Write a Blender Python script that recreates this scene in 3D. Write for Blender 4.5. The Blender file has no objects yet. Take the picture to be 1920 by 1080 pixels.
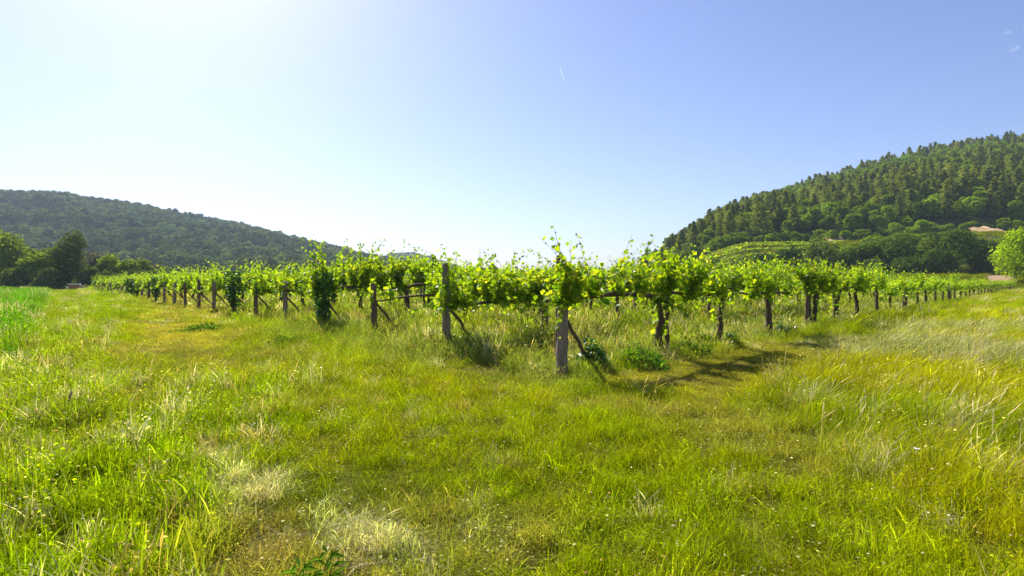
import bpy, math
import numpy as np
from mathutils import Vector, Matrix

# ------------------------------------------------------------------ camera, sky, sun, exposure
SC = bpy.context.scene
COL = SC.collection
F = 1100.0 / 1920.0                    # focal length in image widths
CAM_H = 1.7
cam_d = bpy.data.cameras.new("camera")
cam_d.sensor_width = 36.0
cam_d.lens = 36.0 * F
cam_d.clip_start = 0.05
cam_d.clip_end = 30000
cam = bpy.data.objects.new("camera", cam_d)
cam.location = (0, 0, CAM_H)
cam.rotation_euler = (math.radians(90 - 0.73), 0, 0)
COL.objects.link(cam)
SC.camera = cam

SUN_AZ = math.radians(-31)             # from +Y towards +X
SUN_EL = math.radians(41)
world = bpy.data.worlds.new("World")
SC.world = world
world.use_nodes = True
nt = world.node_tree
nt.nodes.clear()
sky = nt.nodes.new("ShaderNodeTexSky")
sky.sky_type = 'NISHITA'
sky.sun_disc = False
sky.sun_elevation = SUN_EL
sky.sun_rotation = SUN_AZ
sky.altitude = 0
sky.air_density = 1.0
sky.dust_density = 0.85
sky.ozone_density = 3.0
bg = nt.nodes.new("ShaderNodeBackground")
bg.inputs[1].default_value = 0.061
wo = nt.nodes.new("ShaderNodeOutputWorld")
wb = nt.nodes.new("ShaderNodeVectorMath"); wb.operation = 'MULTIPLY'
wb.inputs[1].default_value = (1.06, 1.04, 1.31)
nt.links.new(sky.outputs[0], wb.inputs[0])
nt.links.new(wb.outputs[0], bg.inputs[0])
nt.links.new(bg.outputs[0], wo.inputs[0])

sun_d = bpy.data.lights.new("sun", 'SUN')
sun_d.energy = 5.0
sun_d.angle = math.radians(0.55)
sun_d.color = (1.0, 0.95, 0.86)
sun = bpy.data.objects.new("sun", sun_d)
sdir = Vector((math.sin(SUN_AZ) * math.cos(SUN_EL), math.cos(SUN_AZ) * math.cos(SUN_EL), math.sin(SUN_EL)))
sun.rotation_euler = sdir.to_track_quat('Z', 'Y').to_euler()
sun.location = (-20, 40, 60)
COL.objects.link(sun)

SC.view_settings.view_transform = 'Standard'
SC.view_settings.look = 'None'
SC.view_settings.gamma = 1
SC.view_settings.exposure = 0.97
SC.cycles.max_bounces = 8
SC.cycles.transparent_max_bounces = 8
SC.cycles.volume_bounces = 1
SC.cycles.use_denoising = True
SC.cycles.denoising_prefilter = 'NONE'

# ------------------------------------------------------------------ helpers
rng = np.random.default_rng(7)


def tag(o, label=None, cat=None, group=None, kind=None):
    if label: o['label'] = label
    if cat: o['category'] = cat
    if group: o['group'] = group
    if kind: o['kind'] = kind
    return o


def make_mesh(name, v, faces, mat=None, smooth=False, colors=None):
    """v (n,3); faces: list of int arrays (k,m) of equal-size polygons."""
    me = bpy.data.meshes.new(name)
    v = np.asarray(v, dtype=np.float32)
    me.vertices.add(len(v))
    me.vertices.foreach_set("co", v.ravel())
    faces = [np.asarray(f, dtype=np.int32) for f in faces if len(f)]
    if faces:
        loops = np.concatenate([f.ravel() for f in faces])
        tot = np.concatenate([np.full(len(f), f.shape[1], dtype=np.int32) for f in faces])
        start = np.concatenate([[0], np.cumsum(tot)[:-1]]).astype(np.int32)
        me.loops.add(len(loops))
        me.loops.foreach_set("vertex_index", loops)
        me.polygons.add(len(tot))
        me.polygons.foreach_set("loop_start", start)
        me.polygons.foreach_set("loop_total", tot)
        me.polygons.foreach_set("use_smooth", np.full(len(tot), smooth, dtype=bool))
    if colors is not None:
        a = me.attributes.new("tint", 'FLOAT_COLOR', 'POINT')
        c = np.ones((len(v), 4), dtype=np.float32)
        c[:, :3] = colors
        a.data.foreach_set("color", c.ravel())
    me.update(calc_edges=True)
    me.validate()
    if mat: me.materials.append(mat)
    return me


def obj(name, me, parent=None, loc=None, rz=0.0, scale=None):
    o = bpy.data.objects.new(name, me)
    COL.objects.link(o)
    if parent: o.parent = parent
    if loc is not None: o.location = loc
    o.rotation_euler = (0, 0, rz)
    if scale is not None: o.scale = scale
    return o


class Soup:
    """collects vertices and equal-size polygon arrays"""
    def __init__(self):
        self.v = []; self.f = {}; self.n = 0

    def add(self, v, faces):
        v = np.asarray(v, dtype=np.float64).reshape(-1, 3)
        for f in faces:
            f = np.asarray(f, dtype=np.int64)
            if len(f): self.f.setdefault(f.shape[1], []).append(f + self.n)
        self.v.append(v); self.n += len(v)

    def mesh(self, name, mat=None, smooth=False):
        return make_mesh(name, np.concatenate(self.v), [np.concatenate(a) for a in self.f.values()], mat, smooth)


def tube(s, pts, rad, sides=8, lump=0.0, r=None, cap=True):
    pts = np.asarray(pts, float); rad = np.asarray(rad, float)
    n = len(pts)
    tan = np.gradient(pts, axis=0)
    tan /= np.linalg.norm(tan, axis=1)[:, None] + 1e-9
    ref = np.array([0.0, 0, 1]) if abs(tan[0, 2]) < 0.8 else np.array([1.0, 0, 0])
    a1 = np.cross(tan, ref); a1 /= np.linalg.norm(a1, axis=1)[:, None] + 1e-9
    a2 = np.cross(tan, a1)
    th = np.linspace(0, 2 * np.pi, sides, endpoint=False)
    rr = np.repeat(rad[:, None], sides, 1)
    if lump and r is not None: rr = rr * (1 + lump * r.normal(size=rr.shape))
    v = pts[:, None, :] + rr[..., None] * (np.cos(th)[None, :, None] * a1[:, None, :] + np.sin(th)[None, :, None] * a2[:, None, :])
    i = np.arange(n - 1)[:, None] * sides + np.arange(sides)[None, :]
    j = np.arange(n - 1)[:, None] * sides + (np.arange(sides)[None, :] + 1) % sides
    q = np.stack([i, j, j + sides, i + sides], -1).reshape(-1, 4)
    fs = [q]
    if cap:
        fs.append(np.array([np.arange(sides)[::-1], np.arange(sides) + (n - 1) * sides]))
    s.add(v.reshape(-1, 3), fs)


def hash2(ix, iy, seed):
    h = (ix.astype(np.int64) * 374761393 + iy.astype(np.int64) * 668265263 + seed * 974711) & 0x7fffffff
    h = ((h ^ (h >> 13)) * 1274126177) & 0x7fffffff
    h = h ^ (h >> 16)
    return (h & 0xffff) / 65535.0


def vnoise(x, y, scale, seed=0):
    x = np.asarray(x, float) / scale + 1000; y = np.asarray(y, float) / scale + 1000
    ix = np.floor(x); iy = np.floor(y)
    fx = x - ix; fy = y - iy
    fx = fx * fx * (3 - 2 * fx); fy = fy * fy * (3 - 2 * fy)
    a = hash2(ix, iy, seed); b = hash2(ix + 1, iy, seed); c = hash2(ix, iy + 1, seed); d = hash2(ix + 1, iy + 1, seed)
    return (a * (1 - fx) + b * fx) * (1 - fy) + (c * (1 - fx) + d * fx) * fy


def fnoise(x, y, scale, seed=0, octv=3):
    t = 0; w = 0
    for k in range(octv):
        t = t + vnoise(x, y, scale / 2 ** k, seed + 17 * k) / 1.7 ** k; w += 1 / 1.7 ** k
    return t / w


def sstep(a, b, x):
    t = np.clip((np.asarray(x, float) - a) / (b - a), 0, 1)
    return t * t * (3 - 2 * t)


def px(x): return (x - 960.0) / 1100.0


# ------------------------------------------------------------------ terrain
YR = 430.0
R_PX = px(np.array([1130, 1180, 1220, 1260, 1340, 1440, 1530, 1640, 1740, 1860, 1920, 2200, 2600, 3600.]))
R_Z = YR * (526 - np.array([526, 516, 490, 455, 397, 362, 335, 302, 278, 258, 254, 225, 215, 300.])) / 1100 - 7.0
YL = 850.0
L_PX = px(np.array([-2500, -1200, -400, 0, 120, 200, 330, 450, 560, 650, 720, 790, 850, 920.]))
L_Z = YL * (526 - np.array([430, 370, 352, 361, 366, 380, 402, 422, 446, 467, 485, 500, 515, 526.])) / 1100 - 11.0
M_PX = px(np.array([680, 735, 775, 805, 850, 920.]))
M_Z = 1400 * (526 - np.array([505, 484, 482, 491, 506, 526.])) / 1100 - 5.0


def terrain(x, y):
    x = np.asarray(x, float); y = np.asarray(y, float)
    u = np.clip(x / np.maximum(y, 1.0), -3, 3)
    z = 0.05 * (fnoise(x, y, 6.0, 3) - 0.5) + 0.02 * (vnoise(x, y, 1.1, 5) - 0.5)
    # right hill
    zr = np.maximum(np.interp(u, R_PX, R_Z), 0)
    low = sstep(0.18, 0.42, u)
    bank = 13 + 3.5 * sstep(0.5, 0.8, u)
    g = np.zeros_like(x)
    a = sstep(100, 126, y) * 2.7
    b = sstep(137, 182, y) * (bank - 2.7)
    g = (a + b) * low
    c = np.clip((y - 196) / (YR - 196), 0, 1)
    up = np.maximum(zr - (bank * low), 0) * (0.28 * np.sqrt(c) + 0.72 * c) * (y > 196)
    g = g + np.where(y < YR, up, np.maximum(zr - bank * low, 0) * (1 - 0.5 * sstep(YR, YR + 350, y)))
    # small earth bluff
    g = g + 2.2 * low * sstep(196, 199, y)
    z = z + g + (y > 200) * 1.5 * (fnoise(x, y, 40, 8) - 0.5)
    # left hill
    zl = np.maximum(np.interp(u, L_PX, L_Z), 0)
    hl = zl * sstep(300, YL, y) ** 0.9 * (1 - 0.6 * sstep(YL, YL + 700, y))
    hm = np.maximum(np.interp(u, M_PX, M_Z, left=0), 0) * sstep(1000, 1400, y) * (1 - 0.6 * sstep(1400, 1900, y))
    rough = (fnoise(x, y, 120, 11) - 0.5) * 22 * sstep(400, 650, y) * (zl > 1) * (1 - sstep(700, 850, y))
    z = np.maximum(z, np.maximum(hl + rough, hm))
    return z


def tz(x, y): return float(terrain(np.array([x]), np.array([y]))[0])


# vineyard frame
P0 = np.array([0.853, 10.2])
ROW = np.array([0.944, 1.0]); ROW_L = np.linalg.norm(ROW); ROW_U = ROW / ROW_L
END = np.array([-0.818, 1.0]); END_U = END / np.linalg.norm(END)
# coordinates (s along row, t along the ends)
MI = np.linalg.inv(np.array([ROW_U, END_U]).T)


def vine_st(x, y):
    p = np.stack([np.asarray(x, float) - P0[0], np.asarray(y, float) - P0[1]], 0)
    return np.tensordot(MI, p, 1)


def at(xp, yp, z=0.0):
    """the point on a level of height z that the photograph shows at pixel (xp, yp)"""
    Y = 1100 * (CAM_H - z) / (yp - 526.0)
    return np.array([px(xp) * Y, Y])


# ------------------------------------------------------------------ cover of the field: colour and height
def blob(x, y, cx, cy, rx, ry, rot=0.0):
    dx = x - cx; dy = y - cy
    c, s_ = math.cos(rot), math.sin(rot)
    a = (dx * c + dy * s_) / rx; b = (-dx * s_ + dy * c) / ry
    d = np.sqrt(a * a + b * b) + 0.5 * (fnoise(x, y, 0.5 * (rx + ry) * 0.5, 31) - 0.5)
    return 1 - sstep(0.6, 1.05, d)


G_MEADOW = np.array([0.272, 0.345, 0.004])
G_YELLOW = np.array([0.380, 0.400, 0.006])
G_BRIGHT = np.array([0.270, 0.390, 0.006])
G_CROP = np.array([0.130, 0.330, 0.003])
G_DARK = np.array([0.070, 0.140, 0.005])
G_GREY = np.array([0.230, 0.290, 0.060])
G_STRAW = np.array([0.450, 0.360, 0.140])
G_PALE = np.array([0.680, 0.640, 0.430])
G_SOIL = np.array([0.300, 0.170, 0.090])


def cover(x, y):
    """albedo tint, height (m), pale share, straw share"""
    x = np.asarray(x, float); y = np.asarray(y, float)
    s, t = vine_st(x, y)
    n1 = fnoise(x, y, 3.5, 1); n2 = fnoise(x, y, 1.1, 2); n3 = fnoise(x, y, 12, 4)
    mixc = lambda A, B, w: A * (1 - w[..., None]) + B * w[..., None]
    col = np.broadcast_to(G_MEADOW, x.shape + (3,)).copy()
    h = 0.15 + 0.06 * n1
    far = sstep(14, 45, y)
    col = mixc(col, G_YELLOW, np.clip(sstep(0.42, 0.7, n1 * 0.6 + n2 * 0.4) * 0.75 + 0.25 * far, 0, 1))
    col = mixc(col, G_BRIGHT, sstep(0.58, 0.75, fnoise(x, y, 4.0, 9)) * 0.6)
    col = mixc(col, G_DARK, sstep(0.6, 0.8, fnoise(x, y, 2.2, 12)) * 0.35)
    col = mixc(col, G_STRAW, sstep(0.56, 0.78, fnoise(x, y, 1.3, 21)) * (0.3 + 0.35 * sstep(0.3, 0.5, -x / np.maximum(y, 1))))
    # vineyard inside: tall rough grass
    inside = sstep(-0.9, 0.2, s) * sstep(-1.0, 0.1, t)
    edge = sstep(-2.2, -0.4, s) * sstep(-1.6, -0.2, t)
    tc = mixc(np.broadcast_to(G_GREY, x.shape + (3,)), G_MEADOW, sstep(0.4, 0.7, n2) * 0.8)
    tc = mixc(tc, G_BRIGHT, sstep(0.45, 0.68, fnoise(x, y, 2.0, 40)) * 0.75)
    tc = mixc(tc, G_STRAW, sstep(0.62, 0.85, fnoise(x, y, 1.6, 41)) * 0.4)
    col = mixc(col, tc, edge)
    h = h * (1 - inside) + ((0.24 + 0.18 * sstep(0.3, 2.8, t)) + 0.2 * n1) * inside
    side = sstep(8, 12, s) * sstep(-2.6, -1.3, t) * (1 - inside)
    h = h + 0.20 * side
    col = mixc(col, G_MEADOW * 0.5 + G_BRIGHT * 0.5, side * 0.6)
    # end strip of tall grass left of the end posts
    strip = sstep(-3.4, -0.8, s) * sstep(1.5, 4.0, t) * (1 - inside)
    col = mixc(col, mixc(np.broadcast_to(G_GREY, x.shape + (3,)), G_BRIGHT, sstep(0.45, 0.65, n2)), strip * 0.8)
    h = h + strip * 0.20
    # trodden grass in front of the first row
    trod = sstep(-0.6, 1.0, s) * (1 - sstep(7, 13, s)) * sstep(-3.4, -2.4, t) * (1 - sstep(-1.2, -0.2, t))
    col = mixc(col, G_YELLOW * 0.95 + G_STRAW * 0.22, trod * 0.8)
    h = h * (1 - 0.62 * trod)
    # right meadow, long and leaning
    right = sstep(2.2, 3.8, x - 0.10 * y + 1.6 * (n3 - 0.5)) * (1 - edge) * (1 - trod)
    rc = mixc(np.broadcast_to(G_MEADOW * 1.05, x.shape + (3,)), G_YELLOW, sstep(0.4, 0.65, n1))
    rc = mixc(rc, G_BRIGHT, sstep(0.55, 0.75, fnoise(x, y, 3, 55)) * 0.5)
    col = mixc(col, rc, right)
    h = h + right * (0.16 + 0.08 * n2)
    pale = 0.012 + 0.02 * right + 0.07 * inside
    # pale flowering band on the right
    w = blob(x, y, 9.3, 13.6, 2.6, 3.2) + blob(x, y, 14, 18.5, 4.5, 2.5, 0.6) * 0.6
    w = np.clip(w, 0, 1)
    col = mixc(col, np.array([0.30, 0.34, 0.14]), w * 0.7)
    pale = pale + 0.22 * w
    # left foreground lush grass
    lush = sstep(0.2, 0.7, (-x - 0.28 * y - 0.1 + 1.2 * (n1 - 0.5))) * (1 - sstep(8, 12, y)) 
    lush = np.maximum(lush, sstep(0.2, 1.0, -x - 0.62 * y - 0.5 + 2 * (n1 - 0.5)))
    col = mixc(col, mixc(np.broadcast_to(G_BRIGHT, x.shape + (3,)), G_MEADOW, sstep(0.5, 0.7, n2) * 0.7), lush * 0.9)
    h = h + lush * 0.14
    pale = pale + 0.08 * lush
    # yellow track
    tr = sstep(-0.66, -0.60, x / np.maximum(y, 1)) * (1 - sstep(-0.52, -0.46, x / np.maximum(y, 1))) * sstep(9, 14, y)
    col = mixc(col, G_YELLOW * 0.65 + G_STRAW * 0.4, tr * (0.45 + 0.4 * sstep(0.4, 0.6, fnoise(x, y, 3, 83))))
    h = h * (1 - 0.4 * tr)
    # crop field at the left
    crop = sstep(0.0, 1.0, -x - 0.785 * y - 0.2) * sstep(10, 16, y)
    col = mixc(col, G_CROP, crop)
    h = h * (1 - crop) + 0.70 * crop
    # flattened pale grass
    fl = np.maximum(blob(x, y, *at(470, 925), 0.42, 0.42), blob(x, y, *at(720, 1040), 0.40, 0.20))
    fl = np.maximum(fl, 0.9 * blob(x, y, *at(640, 1010), 0.35, 0.18))
    fl = np.maximum(fl, 0.7 * blob(x, y, *at(395, 870), 0.25, 0.35))
    col = mixc(col, G_PALE * 0.75, fl * 0.5 * sstep(0.25, 0.6, vnoise(x, y, 0.3, 68)))
    pale = pale + fl * 0.28
    h = h * (1 - 0.25 * fl)
    # dry spots and bare soil
    dry = np.maximum(blob(x, y, *at(262, 742), 0.42, 0.75), blob(x, y, *at(880, 700), 0.75, 0.45) * 0.7)
    dry = np.maximum(dry, blob(x, y, *at(1250, 722), 0.75, 0.20, 0.75))
    dry = np.maximum(dry, blob(x, y, *at(1190, 795), 0.35, 0.2, 0.5) * 0.8)
    dry = np.maximum(dry, blob(x, y, *at(1330, 762), 0.35, 0.2, 0.5) * 0.7)
    dry = np.maximum(dry, blob(x, y, *at(1380, 690), 0.9, 0.35, 0.7) * 0.5)
    dry = np.maximum(dry, blob(x, y, *at(230, 668), 1.0, 1.2) * 0.5)
    col = mixc(col, G_STRAW * 0.75 + G_SOIL * 0.35, dry * 0.85)
    h = h * (1 - 0.6 * dry)
    return col, h, np.clip(pale, 0, 1), inside, right, lush, crop, dry, fl


# ------------------------------------------------------------------ materials
def new_mat(name):
    m = bpy.data.materials.new(name); m.use_nodes = True
    m.node_tree.nodes.clear()
    return m, m.node_tree.nodes, m.node_tree.links


def leaf_mat(name, c1, c2, c3=None, trans=0.45, tcol=None, rough=0.6, spec=0.0, attr=None, hue=0.0, objvar=0.25):
    """foliage: per-leaf random colour between c1 and c2 (a few c3), light passing through"""
    m, N, L = new_mat(name)
    geo = N.new("ShaderNodeNewGeometry")
    ramp = N.new("ShaderNodeValToRGB")
    ramp.color_ramp.elements[0].color = (*c1, 1)
    ramp.color_ramp.elements[1].color = (*c2, 1)
    ramp.color_ramp.elements[1].position = 0.85
    if c3 is not None:
        e = ramp.color_ramp.elements.new(0.97); e.color = (*c3, 1)
    L.new(geo.outputs["Random Per Island"], ramp.inputs[0])
    oi = N.new("ShaderNodeObjectInfo")
    mr = N.new("ShaderNodeMapRange")
    mr.inputs[3].default_value = 1 - objvar; mr.inputs[4].default_value = 1 + objvar
    L.new(oi.outputs["Random"], mr.inputs[0])
    mul = N.new("ShaderNodeVectorMath"); mul.operation = 'SCALE'
    L.new(ramp.outputs[0], mul.inputs[0]); L.new(mr.outputs[0], mul.inputs["Scale"])
    out_c = mul.outputs[0]
    if attr:
        at_ = N.new("ShaderNodeAttribute"); at_.attribute_type = 'INSTANCER'; at_.attribute_name = attr
        mm = N.new("ShaderNodeVectorMath"); mm.operation = 'MULTIPLY'
        L.new(at_.outputs["Color"], mm.inputs[0]); L.new(out_c, mm.inputs[1])
        out_c = mm.outputs[0]
    p = N.new("ShaderNodeBsdfPrincipled")
    p.inputs["Roughness"].default_value = rough
    p.inputs["Specular IOR Level"].default_value = spec
    L.new(out_c, p.inputs["Base Color"])
    tr = N.new("ShaderNodeBsdfTranslucent")
    tm = N.new("ShaderNodeVectorMath"); tm.operation = 'MULTIPLY'
    tm.inputs[1].default_value = tcol or (1.5, 1.35, 0.6)
    L.new(out_c, tm.inputs[0]); L.new(tm.outputs[0], tr.inputs[0])
    mx = N.new("ShaderNodeMixShader"); mx.inputs[0].default_value = trans
    L.new(p.outputs[0], mx.inputs[1]); L.new(tr.outputs[0], mx.inputs[2])
    o = N.new("ShaderNodeOutputMaterial"); L.new(mx.outputs[0], o.inputs[0])
    return m


def rough_mat(name, c1, c2, scale=8, stretch=(1, 1, 1), bump=0.4, rough=0.9, c3=None, dist=0.02):
    m, N, L = new_mat(name)
    tc = N.new("ShaderNodeTexCoord")
    mp = N.new("ShaderNodeMapping"); mp.inputs["Scale"].default_value = stretch
    L.new(tc.outputs["Object"], mp.inputs[0])
    nz = N.new("ShaderNodeTexNoise"); nz.inputs["Scale"].default_value = scale; nz.inputs["Detail"].default_value = 8
    nz.inputs["Roughness"].default_value = 0.7
    L.new(mp.outputs[0], nz.inputs["Vector"])
    ramp = N.new("ShaderNodeValToRGB")
    ramp.color_ramp.elements[0].position = 0.32; ramp.color_ramp.elements[0].color = (*c1, 1)
    ramp.color_ramp.elements[1].position = 0.66; ramp.color_ramp.elements[1].color = (*c2, 1)
    if c3 is not None:
        e = ramp.color_ramp.elements.new(0.78); e.color = (*c3, 1)
    L.new(nz.outputs[0], ramp.inputs[0])
    p = N.new("ShaderNodeBsdfPrincipled"); p.inputs["Roughness"].default_value = rough
    p.inputs["Specular IOR Level"].default_value = 0.2
    L.new(ramp.outputs[0], p.inputs["Base Color"])
    bp = N.new("ShaderNodeBump"); bp.inputs["Strength"].default_value = bump; bp.inputs["Distance"].default_value = dist
    L.new(nz.outputs[0], bp.inputs["Height"]); L.new(bp.outputs[0], p.inputs["Normal"])
    o = N.new("ShaderNodeOutputMaterial"); L.new(p.outputs[0], o.inputs[0])
    return m


M_VINE = leaf_mat("vine_leaf", (0.11, 0.24, 0.008), (0.29, 0.41, 0.010), (0.44, 0.47, 0.04), trans=0.6, tcol=(1.9, 1.7, 0.5), objvar=0.15, rough=0.4, spec=0.3)
M_CANE = rough_mat("vine_cane", (0.10, 0.09, 0.03), (0.22, 0.16, 0.06), 20)
M_BARK = rough_mat("vine_bark", (0.034, 0.022, 0.015), (0.150, 0.095, 0.060), 9, (3, 3, 0.5), 0.9, c3=(0.20, 0.15, 0.11))
M_POST = rough_mat("weathered_wood", (0.095, 0.066, 0.048), (0.38, 0.285, 0.21), 7, (5, 5, 0.35), 0.9, c3=(0.46, 0.39, 0.32))
M_POST2 = rough_mat("dark_wood", (0.055, 0.034, 0.023), (0.23, 0.15, 0.10), 7, (5, 5, 0.35), 0.9, c3=(0.28, 0.21, 0.16))
M_IVY = leaf_mat("ivy_leaf", (0.025, 0.085, 0.008), (0.070, 0.190, 0.012), trans=0.35, rough=0.35, spec=0.4)
M_TRUNK = rough_mat("tree_bark", (0.05, 0.04, 0.03), (0.16, 0.13, 0.10), 3, (2, 2, 0.4), 0.6)
M_WIRE = rough_mat("wire_metal", (0.12, 0.11, 0.10), (0.25, 0.23, 0.21), 30, bump=0.0, rough=0.5)
M_PINE = leaf_mat("pine_needle", (0.100, 0.155, 0.020), (0.270, 0.330, 0.045), (0.34, 0.32, 0.09), trans=0.32, objvar=0.35)
M_BROAD = leaf_mat("hill_leaf", (0.090, 0.175, 0.010), (0.240, 0.350, 0.020), trans=0.32, objvar=0.3)
M_DBUSH = leaf_mat("dark_leaf", (0.035, 0.080, 0.010), (0.105, 0.180, 0.020), trans=0.3, objvar=0.3)
M_WALNUT = leaf_mat("bright_leaf", (0.14, 0.28, 0.006), (0.36, 0.48, 0.010), trans=0.5)
M_TREEL = leaf_mat("left_leaf", (0.085, 0.130, 0.016), (0.210, 0.260, 0.035), (0.38, 0.40, 0.18), trans=0.4, tcol=(1.15, 1.3, 0.7), objvar=0.3)
M_TREEY = leaf_mat("yellow_leaf", (0.12, 0.170, 0.014), (0.270, 0.335, 0.035), trans=0.4, tcol=(1.2, 1.3, 0.6), objvar=0.1)
M_TREEG = leaf_mat("grey_leaf", (0.100, 0.110, 0.080), (0.230, 0.240, 0.190), trans=0.25)
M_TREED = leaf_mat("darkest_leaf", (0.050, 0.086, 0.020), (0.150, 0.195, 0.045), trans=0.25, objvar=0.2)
M_WOOD = leaf_mat("far_wood_leaf", (0.044, 0.080, 0.022), (0.130, 0.180, 0.045), trans=0.2, attr="tint", objvar=0.2)
M_GRASS = leaf_mat("grass_blade", (0.50, 0.52, 0.5), (1.25, 1.22, 1.0), (2.0, 1.8, 2.5), trans=0.42, tcol=(1.45, 1.40, 0.6), attr="tint", objvar=0.15, rough=0.5, spec=0.0)
M_WEED = leaf_mat("weed_leaf", (0.045, 0.120, 0.012), (0.12, 0.24, 0.02), trans=0.4)


def ground_mat():
    m, N, L = new_mat("field_ground")
    a = N.new("ShaderNodeAttribute"); a.attribute_name = "tint"
    tc = N.new("ShaderNodeTexCoord")
    n1 = N.new("ShaderNodeTexNoise"); n1.inputs["Scale"].default_value = 14.0; n1.inputs["Detail"].default_value = 12
    n1.inputs["Roughness"].default_value = 0.75
    L.new(tc.outputs["Object"], n1.inputs["Vector"])
    n2 = N.new("ShaderNodeTexNoise"); n2.inputs["Scale"].default_value = 0.8; n2.inputs["Detail"].default_value = 12
    L.new(tc.outputs["Object"], n2.inputs["Vector"])
    r = N.new("ShaderNodeMapRange"); r.inputs[1].default_value = 0.3; r.inputs[2].default_value = 0.7
    r.inputs[3].default_value = 0.45; r.inputs[4].default_value = 1.35
    L.new(n1.outputs[0], r.inputs[0])
    mul = N.new("ShaderNodeVectorMath"); mul.operation = 'SCALE'
    L.new(a.outputs["Color"], mul.inputs[0]); L.new(r.outputs[0], mul.inputs["Scale"])
    mix = N.new("ShaderNodeMix"); mix.data_type = 'RGBA'
    r2 = N.new("ShaderNodeMapRange"); r2.inputs[1].default_value = 0.5; r2.inputs[2].default_value = 0.75
    r2.inputs[4].default_value = 0.45
    L.new(n2.outputs[0], r2.inputs[0]); L.new(r2.outputs[0], mix.inputs[0])
    L.new(mul.outputs[0], mix.inputs[6]); mix.inputs[7].default_value = (0.22, 0.17, 0.06, 1)
    p = N.new("ShaderNodeBsdfPrincipled"); p.inputs["Roughness"].default_value = 0.95
    p.inputs["Specular IOR Level"].default_value = 0.1
    L.new(mix.outputs[2], p.inputs["Base Color"])
    bp = N.new("ShaderNodeBump"); bp.inputs["Strength"].default_value = 0.7; bp.inputs["Distance"].default_value = 0.05
    L.new(n1.outputs[0], bp.inputs["Height"]); L.new(bp.outputs[0], p.inputs["Normal"])
    o = N.new("ShaderNodeOutputMaterial"); L.new(p.outputs[0], o.inputs[0])
    return m


M_GROUND = ground_mat()

# ------------------------------------------------------------------ ground sheet
def build_ground():
    rad = np.concatenate([np.linspace(0.3, 3, 8), np.exp(np.linspace(math.log(3.2), math.log(60), 210)),
                          np.exp(np.linspace(math.log(61), math.log(500), 190)), np.exp(np.linspace(math.log(506), math.log(12000), 110))])
    az = np.concatenate([np.radians(np.linspace(-55, 55, 441)), np.radians(np.linspace(57, 303, 90))])
    R, A = np.meshgrid(rad, az, indexing='ij')
    x = R * np.sin(A); y = R * np.cos(A)
    z = terrain(x, y)
    z = np.where(R > 3500, z * 0.3, z)
    col, h, pale, inside, right, lush, crop, dry, fl = cover(x, y)
    k = np.clip(1 - dry, 0.0, 1)
    c = col * 0.40 + np.array([0.06, 0.045, 0.012])
    c = c * (1 - dry[..., None] * 0.5) + G_SOIL * dry[..., None] * 0.5
    # beyond the fields: the hillsides
    hill = sstep(183, 186, y) * sstep(0.2, 0.3, x / np.maximum(y, 1))
    low = sstep(0.3, 0.4, x / np.maximum(y, 1))
    c = c * (1 - hill[..., None]) + np.array([0.06, 0.08, 0.02]) * hill[..., None]
    foot = sstep(102, 108, y) * low * (1 - hill)
    c = c * (1 - foot[..., None]) + np.array([0.11, 0.14, 0.03]) * foot[..., None]
    bluff = sstep(177, 180, y) * (1 - sstep(187.0, 189.5, y + 3 * fnoise(x, y, 9, 70))) * low * sstep(0.5, 0.62, fnoise(x, y * 0.3, 14, 71)) * 0.8
    c = c * (1 - bluff[..., None]) + np.array([0.52, 0.34, 0.20]) * bluff[..., None]
    left = np.maximum(sstep(102, 106, y) * (1 - sstep(-0.45, -0.3, x / np.maximum(y, 1))), sstep(300, 380, y)) * (1 - sstep(0.1, 0.2, x / np.maximum(y, 1)))
    c = c * (1 - left[..., None]) + np.array([0.045, 0.07, 0.03]) * left[..., None]
    nr, na = R.shape
    i = np.arange(nr - 1)[:, None] * na + np.arange(na)[None, :]
    j = np.arange(nr - 1)[:, None] * na + (np.arange(na)[None, :] + 1) % na
    q = np.stack([i, i + na, j + na, j], -1).reshape(-1, 4)
    v = np.stack([x, y, z], -1).reshape(-1, 3)
    vc = np.vstack([v, [[0, 0, tz(0, 0.1)]]])
    cc = np.vstack([c.reshape(-1, 3), [G_MEADOW]])
    tri = np.stack([np.full(na, nr * na), np.arange(na), (np.arange(na) + 1) % na], -1)
    me = make_mesh("ground", vc, [q, tri], M_GROUND, True, cc)
    o = obj("ground", me); tag(o, kind='structure')
    # normals up
    return o


build_ground()

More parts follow.
